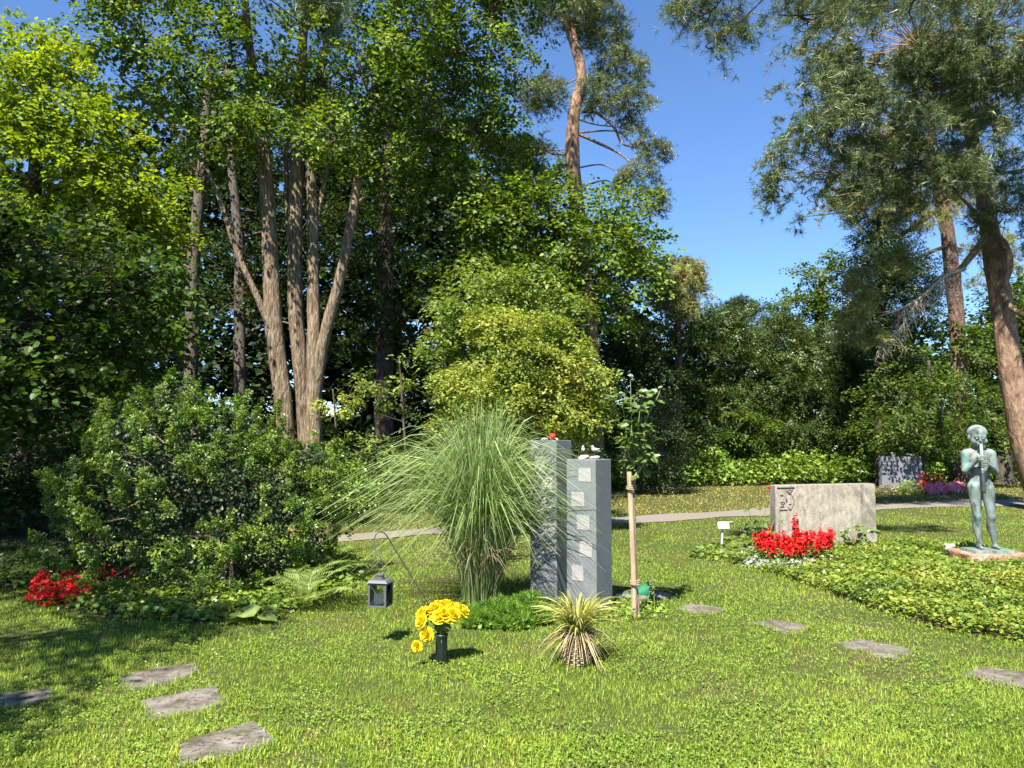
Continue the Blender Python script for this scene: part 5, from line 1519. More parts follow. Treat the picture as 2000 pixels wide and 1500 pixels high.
# ------------------------------------------------------------------ juniper and sedge pot
jb = G(990, 1225)
th = thing('dwarf_juniper', 'low bright green juniper at the foot of the steles', 'shrub', jb)
lob = [(940, 1205, jb[1] + .10, 30, 20, .16), (985, 1195, jb[1] + .15, 45, 26, .2), (1035, 1185, jb[1] + .25, 32, 24, .16), (1000, 1215, jb[1], 50, 18, .16), (925, 1212, jb[1] + .05, 22, 14, .12), (1050, 1200, jb[1] + .1, 25, 18, .12)]
CC, OO = [], []
for b in lob:
    c, r = blob_w(b); u = nrm(rng.normal(size=(420, 3))); CC.append(c + u * r * (1 - .35 * rng.random((420, 1)))); OO.append(u)
C, O = np.concatenate(CC), np.concatenate(OO); C[:, 2] = np.maximum(C[:, 2], .03)
T, TF = needle_tuft(14, 91, w=.07, lo=5, hi=60)
g = Geo(); g.add(*scatter(T, TF, C, frames(O + rng.normal(size=C.shape) * .5, O * .5 + [0, 0, .7] + rng.normal(size=C.shape) * .4), rng.uniform(.04, .07, len(C))))
g.build('foliage', M['juniper'], th, kind='stuff')
g = Geo()
for q in range(6):
    e = C[rng.integers(0, len(C))]
    g.add(*tube(curve([jb + [0, .1, -.02], (jb + e) / 2 + [0, .05, .03], e], 6), np.linspace(.012, .004, 6), 5))
g.build('stems', M['darkbark'], th, smooth=True)

pb = G(1131, 1302); pb = pb + [0, .09, 0]
th = thing('wicker_pot', 'brown wicker flower pot standing on the grass before the steles', 'flower pot', pb)
g = Geo(); g.add(*lathe([(.001, .0), (.082, .0), (.100, .20), (.092, .20), (.080, .16)], 24, pb)); g.build('liner', M['potsoil'], th)
nst = 22
for a in range(nst):
    an = 2 * math.pi * a / nst
    g = Geo(); g.add(*tube([pb + [.086 * math.cos(an), .086 * math.sin(an), -.005], pb + [.105 * math.cos(an), .105 * math.sin(an), .212]], .0045, 5))
    g.build('stake', M['wicker'], th)
for l in range(13):
    z = .008 + l * .0158; r0 = .086 + .019 * z / .21
    an = np.linspace(0, 2 * math.pi, 67)
    rr = r0 + .0065 * np.sin(an * nst / 2 + (l % 2) * math.pi)
    g = Geo(); g.add(*tube(np.column_stack([pb[0] + rr * np.cos(an), pb[1] + rr * np.sin(an), np.full(67, pb[2] + z)]), .0072, 5, False))
    g.build('wicker_strand', M['wicker'], th)


def tussock(g, base, n, Lr, Or, W, droop, seg=7, rad=.05, zmin=.01):
    az = rng.uniform(0, 2 * math.pi, n); t = np.linspace(0, 1, seg)[None]
    L = rng.uniform(*Lr, (n, 1)); Oo = rng.uniform(*Or, (n, 1))
    b = rng.random(n) ** .5 * rad
    r = b[:, None] + Oo * (0.35 * t + .65 * t ** 2)
    z = L * (t - .35 * t ** 2) - droop * Oo * t ** 3
    c = np.stack([base[0] + r * np.cos(az)[:, None], base[1] + r * np.sin(az)[:, None], np.maximum(base[2] + z, zmin)], -1)
    sd = np.column_stack([-np.sin(az), np.cos(az), rng.normal(size=n) * .4])[:, None] * np.ones((1, seg, 1))
    w = W * rng.uniform(.6, 1.2, (n, 1)) * (1 - .9 * t ** 2.2)
    V = np.stack([c - sd * w[..., None], c + sd * w[..., None]], 2).reshape(-1, 3)
    i = (np.arange(n) * seg * 2)[:, None] + (np.arange(seg - 1) * 2)[None]
    g.add(V, np.stack([i, i + 1, i + 3, i + 2], -1).reshape(-1, 4), np.repeat(rng.random(n), seg * 2))


sbp = pb + [0, 0, .19]
th = thing('sedge_plant', 'yellow striped sedge with dry drooping blades in the wicker pot', 'plant', sbp)
g = Geo(); tussock(g, sbp, 230, (.24, .52), (.04, .36), .0085, .25); g.build('blades', M['sedge'], th, kind='stuff')
g = Geo(); tussock(g, sbp, 190, (.03, .20), (.10, .32), .0048, .75); g.build('dry_blades', M['straw'], th, kind='stuff')

# ------------------------------------------------------------------ staked rose
pb0 = G(1240, 1205)
ptop = P(1229, 921, pb0[1] + .02)
g = Geo()
pl = curve([pb0 - [0, 0, .2], pb0 * .6 + ptop * .4 + [.004, 0, 0], ptop], 14)
g.add(*tube(pl, np.linspace(.024, .0235, 14), 12, True, .05))
tag(g.build('wooden_stake', M['wood'], smooth=False), 'round wooden stake tied to the standard rose', 'stake')
for k, zz in enumerate((P(1232, 952, pb0[1])[2], P(1238, 1137, pb0[1])[2])):
    c = pl[np.abs(pl[:, 2] - zz).argmin()] + [.012, -.01, 0]; c[2] = zz
    g = Geo()
    for j in range(3):
        an = np.linspace(0, 2 * math.pi, 26)
        g.add(*tube(np.column_stack([c[0] + .045 * np.cos(an), c[1] + .035 * np.sin(an), c[2] + (j - 1) * .011 + .008 * np.sin(an + j)]), .0055, 5, False))
    tag(g.build('jute_tie', M['rope'], smooth=True), ('jute string tied round the upper end of the wooden stake', 'jute string tied round the lower end of the wooden stake')[k], 'string')
rb = pb0 + [.05, .03, 0]
th = thing('standard_rose', 'thin standard rose with faded blooms growing up beside the stake', 'rose bush', rb)
cane = curve([rb - [0, 0, .08], P(1243, 1140, rb[1]), P(1240, 1040, rb[1]), P(1237, 960, rb[1]), P(1240, 932, rb[1])], 20)
g = Geo(); g.add(*tube(cane, np.linspace(.014, .013, 20), 8, True, .12)); g.build('cane', M['cane'], th, smooth=True)
yb = rb[1]
SH = [[(1240, 932), (1246, 912), (1252, 900), (1250, 870)], [(1240, 932), (1256, 908), (1263, 893), (1258, 850), (1262, 820), (1276, 790), (1287, 770), (1290, 757)], [(1250, 880), (1236, 860), (1233, 820), (1232, 770), (1231, 735)], [(1240, 920), (1226, 880), (1222, 830), (1217, 800), (1213, 768)], [(1255, 880), (1247, 840), (1250, 800), (1253, 775)], [(1252, 895), (1242, 880), (1224, 860), (1218, 830)]]
nodes = []
for k, sh in enumerate(SH):
    dz = rng.normal() * .06
    w = np.array([P(a, b, yb + dz * min(1, i / 2)) for i, (a, b) in enumerate(sh)])
    cv = curve(w, 16)
    g = Geo(); g.add(*tube(cv, np.linspace(.011 if k < 2 else .006, .003, 16), 6, False)); g.build('shoot', M['cane'] if k < 1 else M['greenstem'], th, smooth=True)
    nodes.append(cv)
    if k in (1, 2, 3, 4):
        child('faded_bloom', None or BM[k % 3].copy(), M['cream'], th, mat4(cv[-1] - [0, 0, .005], [rng.normal() * .2, -.2, 1], .032 if k != 2 else .042))
for o_ in th.children:
    if o_.name.startswith('faded_bloom'):
        o_.data.materials.clear(); o_.data.materials.append(M['cream'])
for cv in nodes:
    for j in range(15):
        p = cv[rng.integers(2, 15)]
        dr = nrm(np.array([rng.normal(), rng.normal() * .8 - .2, rng.uniform(-.1, .35)]))
        sd = nrm(np.cross(dr, [0, 0, 1]))
        for (t, s_, a) in ((.05, .030, 0), (.03, .026, .9), (.03, .026, -.9)):
            q = p + dr * (.05 + t * .8)
            child('leaf', me_leaf, M['roseleaf'], th, mat4(q, np.array([0, -.15, 1]) + rng.normal(size=3) * .3, s_ * rng.uniform(2.2, 3.2), ydir=dr + sd * a))
for k, (x0, y0, dx) in enumerate(((1281, 1195, -20), (1262, 1190, 6))):
    b = G(x0, y0); b = b + [0, .05, 0]
    e = P(x0 + dx, y0 - 130 if k == 0 else y0 - 60, b[1])
    t2 = thing('seedling', ('tall thin yellowish seedling right of the staked rose', 'short leafy seedling at the foot of the staked rose')[k], 'plant', b)
    cv = curve([b, (b + e) / 2 + [.02, 0, 0], e], 12)
    g = Geo(); g.add(*tube(cv, np.linspace(.005, .002, 12), 5, False)); g.build('stem', M['greenstem'], t2, smooth=True)
    for j in range(14):
        p = cv[rng.integers(2, 12)]
        child('leaf', me_leaf, M['roseleaf'], t2, mat4(p, [rng.normal() * .3, -.3, 1], rng.uniform(.025, .045), ydir=[rng.normal(), rng.normal(), .2]))

# stone and tipped-over green vase behind the stake
sq = G(1250, 1172)
g = Geo(); g.add(*rock(sq + [.10, .12, .02], (.55, .28, .10), 5, 3, .15))
tag(g.build('edging_stone', M['paver'], smooth=True), 'low pale stone on which the green vase lies', 'stone')
vq = P(1246, 1160, sq[1] + .08)
ax = nrm(np.array([.86, -.18, .30]))
th = thing('green_grave_vase', 'green funnel-shaped grave vase lying on its side behind the stake', 'vase', vq - [0, 0, .06])
g = Geo(); g.add(*lathe([(.001, -.17), (.042, -.17), (.046, -.07), (.06, 0), (.075, .085), (.082, .12), (.092, .138), (.086, .140), (.066, .07), (.036, .0), (.001, -.01)], 22, vq, axis=ax)); g.build('funnel', M['greenvase'], th, smooth=True)
g = Geo(); g.add(*lathe([(.001, -.225), (.053, -.225), (.055, -.17), (.001, -.168)], 22, vq, axis=ax)); g.build('grey_cap', M['ceramic_grey'], th)
g = Geo(); g.add(*lathe([(.0465, -.085), (.053, -.08), (.053, -.068), (.0475, -.063)], 22, vq, axis=ax)); g.build('collar', M['vase'], th)

# ------------------------------------------------------------------ limestone headstone
hl, hr = G(1519, 1082), G(1713, 1078)
hY = (hl[1] + hr[1]) / 2
xl, xr = P(1516, 1050, hY)[0], P(1713, 1050, hY)[0]
ztl, ztr = P(1513, 949, hY)[2], P(1707, 945, hY)[2]
hb = np.array([(xl + xr) / 2, hY, 0])
th = thing('headstone', 'broad weathered pale limestone headstone with carved symbols behind red flowers', 'headstone', hb)
nx, nz = 40, 24
u = np.linspace(0, 1, nx); v = np.linspace(0, 1, nz)
U, Vv = np.meshgrid(u, v, indexing='ij')
Xx = xl + (xr - xl) * U; Zz = -0.1 + (ztl + (ztr - ztl) * U + .1) * Vv
rg = 0.006 * (vnoise(Xx * 3, Zz * 3, .25, 3) - .5) + .004 * (vnoise(Xx * 9, Zz * 9, .3, 4) - .5)
rg = rg + .010 * ((U > .87) * 1.0)
front = np.stack([Xx, hY + rg, Zz], -1); back = np.stack([Xx, hY + .24 + 0 * rg, Zz], -1)
i = np.arange(nx - 1)[:, None] * nz; j = np.arange(nz - 1)[None]
Q = np.stack([i + j, i + nz + j, i + nz + j + 1, i + j + 1], -1).reshape(-1, 4)
g = Geo(); N_ = nx * nz
tp2 = np.arange(nx) * nz + nz - 1
sd_ = np.arange(nz)
Ft = np.column_stack([tp2[:-1], tp2[1:], tp2[1:] + N_, tp2[:-1] + N_])
Fl = np.column_stack([sd_[:-1], sd_[1:], sd_[1:] + N_, sd_[:-1] + N_])
Fr = np.column_stack([sd_[:-1] + (nx - 1) * nz, sd_[:-1] + (nx - 1) * nz + N_, sd_[1:] + (nx - 1) * nz + N_, sd_[1:] + (nx - 1) * nz])
g.add(np.vstack([front.reshape(-1, 3), back.reshape(-1, 3)]), [Q, Q[:, ::-1] + N_, Ft, Fl, Fr])
g.build('slab', M['lime_stone'], th)
# carved symbols (positions read off the stone's face)
def hp(cx, cy):
    q = P(1340 + cx * .2, 920 + cy * .2, hY - .004); return q
STROKES = [[(888, 160), (1055, 158)], [(975, 185), (1010, 225), (1040, 180), (980, 188)], [(1000, 190), (1035, 240), (1052, 290), (1040, 340), (1018, 382)], [(918, 235), (950, 233)], [(918, 300), (940, 335), (962, 300), (918, 302)], [(925, 352), (940, 335), (955, 352)],
           [(912, 378), (990, 376)], [(1000, 322), (1028, 320)], [(990, 340), (1018, 382)], [(975, 235), (985, 300)]]
for k, stp in enumerate(STROKES):
    w = np.array([hp(*q) for q in stp]); cvv = w if len(w) == 2 else (curve(w, 14) if k == 2 else np.vstack([np.linspace(w[a], w[a + 1], 4)[: 4] for a in range(len(w) - 1)]))
    cvv = cvv + np.arange(len(cvv))[:, None] * 1e-6
    g = Geo(); g.add(*tube(cvv, .014 if k == 0 else .009, 6)); g.build('carved_line', M['groove'], th, smooth=True)


# ------------------------------------------------------------------ flowers
def flower_plant(name, label, cat, base, h, r, nl, nf, leafmat, petmat, group, spike=True, leafs=.04, fs=.022, petals=5):
    th = thing(name, label, cat, base, group)
    g = Geo()
    st = []
    for q in range(5):
        e = base + np.array([rng.normal() * r * .45, rng.normal() * r * .45, h * rng.uniform(.75, 1.05)])
        cv = curve([base - [0, 0, .02], (base + e) / 2 + rng.normal(size=3) * .01, e], 6); st.append(cv)
        g.add(*tube(cv, np.linspace(.004, .002, 6), 4, False))
    g.build('stems', M['greenstem'], th)
    u = nrm(rng.normal(size=(nl, 3))); u[:, 2] = np.abs(u[:, 2])
    p = base + u * np.array([r, r, h * .75]) * rng.uniform(.4, 1, (nl, 1))
    g = Geo(); g.add(*scatter(CORD, CORD_F, p, frames(np.array([0, 0, 1.]) + .5 * rng.normal(size=p.shape), u + [0, 0, -.2] + .4 * rng.normal(size=p.shape)), leafs * rng.uniform(.6, 1.2, nl)))
    g.build('foliage', leafmat, th, kind='stuff')
    if nf:
        if spike:
            k = rng.integers(0, 5, nf); tt = rng.uniform(.55, 1.08, nf)
            c = np.array([st[a][-1] * t + st[a][0] * (1 - t) for a, t in zip(k, tt)]) + rng.normal(size=(nf, 3)) * [.016, .016, .01]
        else:
            u = nrm(rng.normal(size=(nf, 3))); u[:, 2] = np.abs(u[:, 2]) * .9 + .1
            c = base + u * np.array([r, r, h]) * rng.uniform(.85, 1.05, (nf, 1))
        pos = np.repeat(c, petals, 0); m = len(pos)
        ax_ = np.repeat(nrm(c - base - [0, 0, h * .3] + rng.normal(size=c.shape) * .05 + [0, -.03, 0]), petals, 0)
        d = ax_ * .35 + nrm(np.cross(ax_, rng.normal(size=(m, 3))))
        g = Geo(); g.add(*scatter(LEAF * [1.5, 1, 1.5], LEAF_F, pos, frames(np.cross(d, rng.normal(size=(m, 3))) + ax_ * 2, d), fs * rng.uniform(.7, 1.25, m)))
        g.build('blossoms', petmat, th, kind='stuff')
    return th


def bedding(pix, name, label, cat, h, r, nl, nf, lm, pm, group, **k):
    for (a, b) in pix:
        p = G(a, b)
        flower_plant(name, label, cat, p, h * rng.uniform(.88, 1.12), r, nl, nf, lm, pm, group, **k)


SALV = [(1486, 1098), (1510, 1103), (1535, 1106), (1560, 1106), (1585, 1103), (1607, 1098), (1500, 1090), (1525, 1092), (1552, 1092), (1577, 1090), (1600, 1088), (1620, 1088)]
bedding(SALV, 'red_salvia', 'red salvia in the bedding row before the limestone headstone', 'flower', .34, .14, 60, 150, M['roseleaf'], M['red'], 'red salvias before the headstone', fs=.026)
for (a, b, hh, lab) in ((1552, 1080, .50, 'tallest red salvia in front of the headstone carving'), (1578, 1078, .40, 'tall red salvia rising right of the tallest one'), (1516, 1076, .36, 'tall red salvia at the left corner of the headstone')):
    flower_plant('red_salvia', lab, 'flower', G(a, b), hh, .09, 50, 70, M['roseleaf'], M['red'], 'red salvias before the headstone', fs=.026)
DUSTY = [(1452, 1098), (1470, 1107), (1495, 1112), (1520, 1115), (1548, 1115), (1575, 1112), (1462, 1088)]
bedding(DUSTY, 'silver_leaf_plant', 'silvery leaved plant edging the red salvias', 'plant', .17, .13, 190, 0, M['silver'], None, 'silver plants edging the salvias', leafs=.04)
BEG = [(82, 1178), (104, 1183), (128, 1184), (150, 1178), (88, 1165), (112, 1168), (136, 1166), (155, 1160), (125, 1152), (148, 1148)]
bedding(BEG, 'red_begonia', 'red begonia in the sunlit patch left of the round shrub', 'flower', .24, .14, 60, 75, M['roseleaf'], M['red'], 'red begonias beside the round shrub', spike=False, fs=.030)
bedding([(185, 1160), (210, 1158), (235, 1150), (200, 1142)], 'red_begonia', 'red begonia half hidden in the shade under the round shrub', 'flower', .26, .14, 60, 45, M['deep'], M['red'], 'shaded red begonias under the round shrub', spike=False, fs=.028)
bedding([(75, 1045), (92, 1043), (108, 1038)], 'purple_coleus', 'dark purple leaved plant in the shade beyond the round shrub', 'plant', .26, .16, 130, 0, M['purple'], None, 'purple plants in the shade', leafs=.07)
# pink bed by the far headstone
FY = 23.4


def far_pt(px, py):
    p = P(px, py, FY); p[2] = float(hgt(p[0], p[1])); return p


for a in (1812, 1826, 1840, 1854, 1868, 1878):
    flower_plant('pink_flower', 'pink bedding flower beside the dark headstone', 'flower', far_pt(a, 950) + [0, rng.uniform(-.3, .3), 0], .30, .24, 60, 150, M['bright'], M['pink'], 'pink flowers beside the dark headstone', spike=False, fs=.055, leafs=.06)
for a in (1818, 1832, 1850):
    flower_plant('red_rose_bush', 'small red-orange flowering plant above the pink flowers', 'flower', far_pt(a, 940) + [0, .5, 0], .62, .22, 60, 30, M['deep'], M['red'], 'red flowers behind the pink ones', spike=False, fs=.05, leafs=.07)
flower_plant('yellow_green_bush', 'small yellow-green bush right of the pink flowers', 'shrub', far_pt(1893, 950), .42, .26, 380, 0, M['bright'], None, None, leafs=.06)
flower_plant('reddish_bush', 'small reddish-brown bush at the foot of the dark headstone', 'shrub', far_pt(1733, 945), .40, .35, 300, 0, M['drystalk'], None, None, leafs=.06)
flower_plant('green_bush', 'loose green plant growing before the dark headstone', 'plant', far_pt(1775, 950), .55, .50, 420, 0, M['dogwood'], None, None, leafs=.07)

# far dark headstone with a small lantern and a bird
fx0, fx1 = P(1722, 900, 24.4)[0], P(1801, 900, 24.4)[0]
zt = P(1760, 892, 24.4)[2]; zg = float(hgt((fx0 + fx1) / 2, 24.4)) - .1
fb = np.array([(fx0 + fx1) / 2, 24.4, zg])
th = thing('far_headstone', 'dark grey headstone at the edge of the wood beside the pink flowers', 'headstone', fb)
g = Geo(); g.add(*box(fb + [0, .12, (zt - zg) / 2], (fx1 - fx0, .22, zt - zg), 0, 1.0)); g.build('slab', M['dark_stone'], th)
g = Geo()
r = np.random.default_rng(4)
for col in (-.33, .28):
    for row in range(4):
        x = col * (fx1 - fx0) - .22
        while x < col * (fx1 - fx0) + .22:
            w = r.uniform(.03, .07); g.add(*box([fb[0] + x + w / 2, 24.4 + .006, zt - .14 - row * .13], (w, .02, .05))); x += w + .018
g.build('lettering', M['lantern'], th, kind='stuff')
c = P(1744, 889, 24.5); c[2] = zt
th = thing('small_grave_lantern', 'little grey lantern standing on the dark headstone', 'lantern', c)
g = Geo(); g.add(*box(c + [0, 0, .05], (.09, .09, .10))); g.build('housing', M['ceramic_grey'], th)
g = Geo(); g.add(*box(c + [0, 0, .118], (.11, .11, .036), 0, .4)); g.build('cap', M['ceramic_grey'], th)
c = P(1778, 889, 24.5); c[2] = zt + .045
th = thing('bird_sculpture', 'dark bird with a pale head lying on the dark headstone', 'figurine', c - [0, 0, .045])
V, Fq = surface_net(lambda p: smin(sd_cone(p, c + [-.02, 0, .01], c + [.13, 0, 0], .05, .035), sd_cone(p, c + [.13, 0, 0], c + [.24, 0, -.02], .035, .012), .03), c - [.2, .12, .12], c + [.35, .12, .12], .014)
g = Geo(); g.add(V, Fq); g.build('body', M['dark_stone'], th, smooth=True)
g = Geo(); g.add(*rock(c + [-.09, -.01, .035], (.075, .065, .07), 4, 2, .05)); g.build('head', M['whitestone'], th, smooth=True)

# rose bushes at the limestone headstone
def rose_bush(label, base, canes, nleaf, leafs, bloom=None):
    th = thing('rose_bush', label, 'rose bush', base)
    for k, sh in enumerate(canes):
        w = np.vstack([base[None], np.array([P(a, b, base[1] + dz) for a, b, dz in sh])])
        cv = curve(w, 14)
        g = Geo(); g.add(*tube(cv, np.linspace(.007, .003, 14), 6, False)); g.build('cane', M['cane'], th, smooth=True)
        for j in range(nleaf):
            p = cv[rng.integers(4, 14)]
            dr = nrm(np.array([rng.normal(), rng.normal() * .6, rng.uniform(-.2, .25)])); s2 = nrm(np.cross(dr, [0, 0, 1]))
            for (t, a) in ((.075, 0), (.045, .9), (.045, -.9)):
                child('leaf', me_leaf, M['roseleaf'], th, mat4(p + dr * (.03 + t), np.array([0, -.25, 1]) + rng.normal(size=3) * .3, leafs * rng.uniform(.8, 1.3), ydir=dr + s2 * a))
        if bloom is not None and k in bloom:
            child('bloom', RB, M['red'], th, mat4(cv[-1], [0, -.3, 1], .05))
    return th


RB = BM[0].copy(); RB.materials.clear(); RB.materials.append(M['red'])
rose_bush('loose rose bush with a red bloom at the left edge of the limestone headstone', G(1492, 1084), [[(1480, 1050, 0), (1465, 1010, 0), (1460, 958, 0)], [(1488, 1050, -.05), (1493, 1010, -.1), (1502, 955, -.1)], [(1478, 1060, .1), (1455, 1040, .1), (1440, 1010, .1)], [(1496, 1060, -.15), (1505, 1035, -.2), (1512, 1015, -.2)]], 6, .075, bloom=(1,))
rose_bush('leafy rose bush at the right side of the limestone headstone', G(1672, 1082), [[(1670, 1060, -.05), (1660, 1040, -.05), (1655, 1030, -.05)], [(1675, 1060, -.1), (1690, 1040, -.1), (1700, 1030, -.1)], [(1672, 1060, 0), (1675, 1040, 0), (1672, 1028, 0)], [(1668, 1065, -.1), (1650, 1055, -.1), (1640, 1058, -.1)]], 6, .075)
mat_of_leaves('ground_cover', gpoly([(1345, 1090), (1400, 1100), (1470, 1105), (1500, 1085), (1480, 1062), (1420, 1062), (1370, 1072)]), 420, .07, .12, M['dogwood'], HEX, HEX_F, 'taller leafy plants round the white sign post', 'plants')

# signs
sp = G(1408, 1080)
th = thing('grave_sign', 'white slanted plate on a thin post left of the limestone headstone', 'sign', sp)
g = Geo(); tp_ = P(1411, 1035, sp[1]); g.add(*tube([sp - [0, 0, .1], tp_], .014, 8)); g.build('post', M['signpost'], th, smooth=True)
V, Fq = box((0, 0, 0), (.155, .125, .008)); rx = R(42)
V = V @ np.array([[1, 0, 0], [0, math.cos(rx), math.sin(rx)], [0, -math.sin(rx), math.cos(rx)]])
V[:, 0] += V[:, 2] * .25
g = Geo(); g.add(V + P(1413, 1026, sp[1] - .01), Fq); g.build('plate', M['sign'], th)
sp = G(1856, 1092)
th = thing('grave_sign', 'small white sign plate left of the statue plinth', 'sign', sp)
tp_ = P(1856, 1068, sp[1])
g = Geo(); g.add(*tube([sp - [0, 0, .1], tp_], .012, 8)); g.build('post', M['signpost'], th, smooth=True)
V, Fq = box((0, 0, 0), (.14, .09, .008)); V = V @ np.array([[1, 0, 0], [0, math.cos(rx), math.sin(rx)], [0, -math.sin(rx), math.cos(rx)]])
g = Geo(); g.add(V + tp_, Fq); g.build('plate', M['sign'], th)

# ------------------------------------------------------------------ ferns and a big hosta leaf by the round shrub
def frond_mesh(L, arch, seed, np_=20, lean=0.0):
    r = np.random.default_rng(seed)
    t = np.linspace(0, 1, 22)
    rx_ = np.column_stack([lean * t ** 2, t - .18 * t ** 2, arch * (1.15 * t - 1.25 * t ** 2)]) * L
    V, Fq = tube(rx_, np.linspace(.0035, .001, 22), 4, False)
    g = Geo(); g.add(V, Fq, .9)
    P_, D_, N_, S_ = [], [], [], []
    for k in range(np_):
        u = .12 + .86 * k / np_
        p = np.array([np.interp(u, t, rx_[:, i]) for i in range(3)]); q = np.array([np.interp(min(u + .02, 1), t, rx_[:, i]) for i in range(3)])
        tg = nrm(q - p); sd = nrm(np.cross(tg, [0, 0, 1]))
        ln = L * .26 * math.sin(math.pi * min(1, .18 + .82 * u)) ** .8 * r.uniform(.85, 1.1)
        for sg in (-1, 1):
            P_.append(p); D_.append(sd * sg + tg * .45 + np.array([0, 0, -.12])); N_.append(np.cross(sd, tg) * 1.0 + r.normal(size=3) * .15); S_.append(ln)
    # each pinna is a toothed strip
    T = [[0, 0, 0]]; TF = []
    m = 7
    for a in range(m):
        y = (a + .5) / m; w = .22 * (1 - y * .8)
        T += [[-w, y + .03, -.03 * y], [0, y, .01], [w, y + .03, -.03 * y], [0, min(1, y + .08), 0]]
        b = 1 + a * 4
        TF += [[b, b + 1, b + 3], [b + 1, b + 2, b + 3]]
    P_, D_, N_, S_ = map(np.array, (P_, D_, N_, S_))
    N_[:, 2] = np.abs(N_[:, 2])
    g.add(*scatter(np.array(T), np.array(TF), P_, frames(N_, D_), S_))
    return g.mesh('frond')


FR = [frond_mesh(1.0, .55, 1), frond_mesh(1.0, .35, 2, lean=.15), frond_mesh(1.0, .75, 3, lean=-.12)]
for m_ in FR:
    m_.materials.append(M['fern'])
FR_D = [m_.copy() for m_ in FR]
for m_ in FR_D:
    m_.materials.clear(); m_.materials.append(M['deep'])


def fern(label, base, fr, meshes):
    th = thing('fern', label, 'fern', base, 'ferns')
    for k, (az, L, up_) in enumerate(fr):
        d = np.array([math.cos(az), math.sin(az), 0])
        z = np.array([-d[0] * up_, -d[1] * up_, 1.0])
        child('frond', meshes[k % 3], None, th, mat4(base + [0, 0, .02], z, L, ydir=d + np.array([0, 0, up_])))


f1 = G(590, 1192)
fern('sunlit fern with arching fronds at the front edge of the round shrub', f1 + [0, .1, 0], [(.12, .95, .60), (-.30, .80, .35), (2.9, .62, .60), (-2.4, .55, .4), (-1.5, .5, .35), (.5, .8, .8), (2.2, .6, .9), (-.9, .6, .35), (1.2, .6, 1.0)], FR)
fern('shaded fern right of the round shrub towards the path', G(655, 1110) + [0, .2, 0], [(.3, .55, .45), (2.6, .5, .5), (-.6, .5, .4), (-1.8, .5, .4), (1.4, .5, .6), (3.6, .45, .4)], FR)
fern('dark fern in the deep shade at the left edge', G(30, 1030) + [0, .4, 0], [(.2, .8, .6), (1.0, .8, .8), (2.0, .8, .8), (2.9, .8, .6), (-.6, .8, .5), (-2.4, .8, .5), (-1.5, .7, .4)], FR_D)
hb_ = G(478, 1222)
th = thing('hosta', 'single big pale hosta leaf at the front of the round shrub', 'plant', hb_)
child('leaf', Geo().add(CORD * [1.0, 1, 1.2], CORD_F, .9).mesh('leaf'), M['fern'], th, mat4(hb_ + [.08, .06, .10], [-.1, -.35, 1], .24, ydir=[-1, .15, .05]))
g = Geo(); g.add(*tube(curve([hb_ + [.1, .1, 0], hb_ + [.10, .08, .06], hb_ + [.08, .06, .10]], 5), .004, 5, False)); g.build('stalk', M['greenstem'], th, smooth=True)
child('leaf', Geo().add(CORD, CORD_F, .6).mesh('leaf'), M['fern'], th, mat4(hb_ + [.1, .1, .07], [.2, -.3, 1], .17, ydir=[1, -.2, -.05]))
# white flower in the dark border
flower_plant('white_flower', 'small white flower glimmering in the dark border at the left', 'flower', G(22, 1030), .35, .10, 30, 6, M['deep'], M['cream'], None, spike=False, fs=.045)

# ------------------------------------------------------------------ bronze statue of a flute player
SY = 10.0
so = P(1919, 1072.4, SY)
un = .2 * SY / F


def S(x, y, z=0.0):
    return np.array([so[0] + (x - 395) * un, SY - z * un, so[2] + (1262 - y) * un])


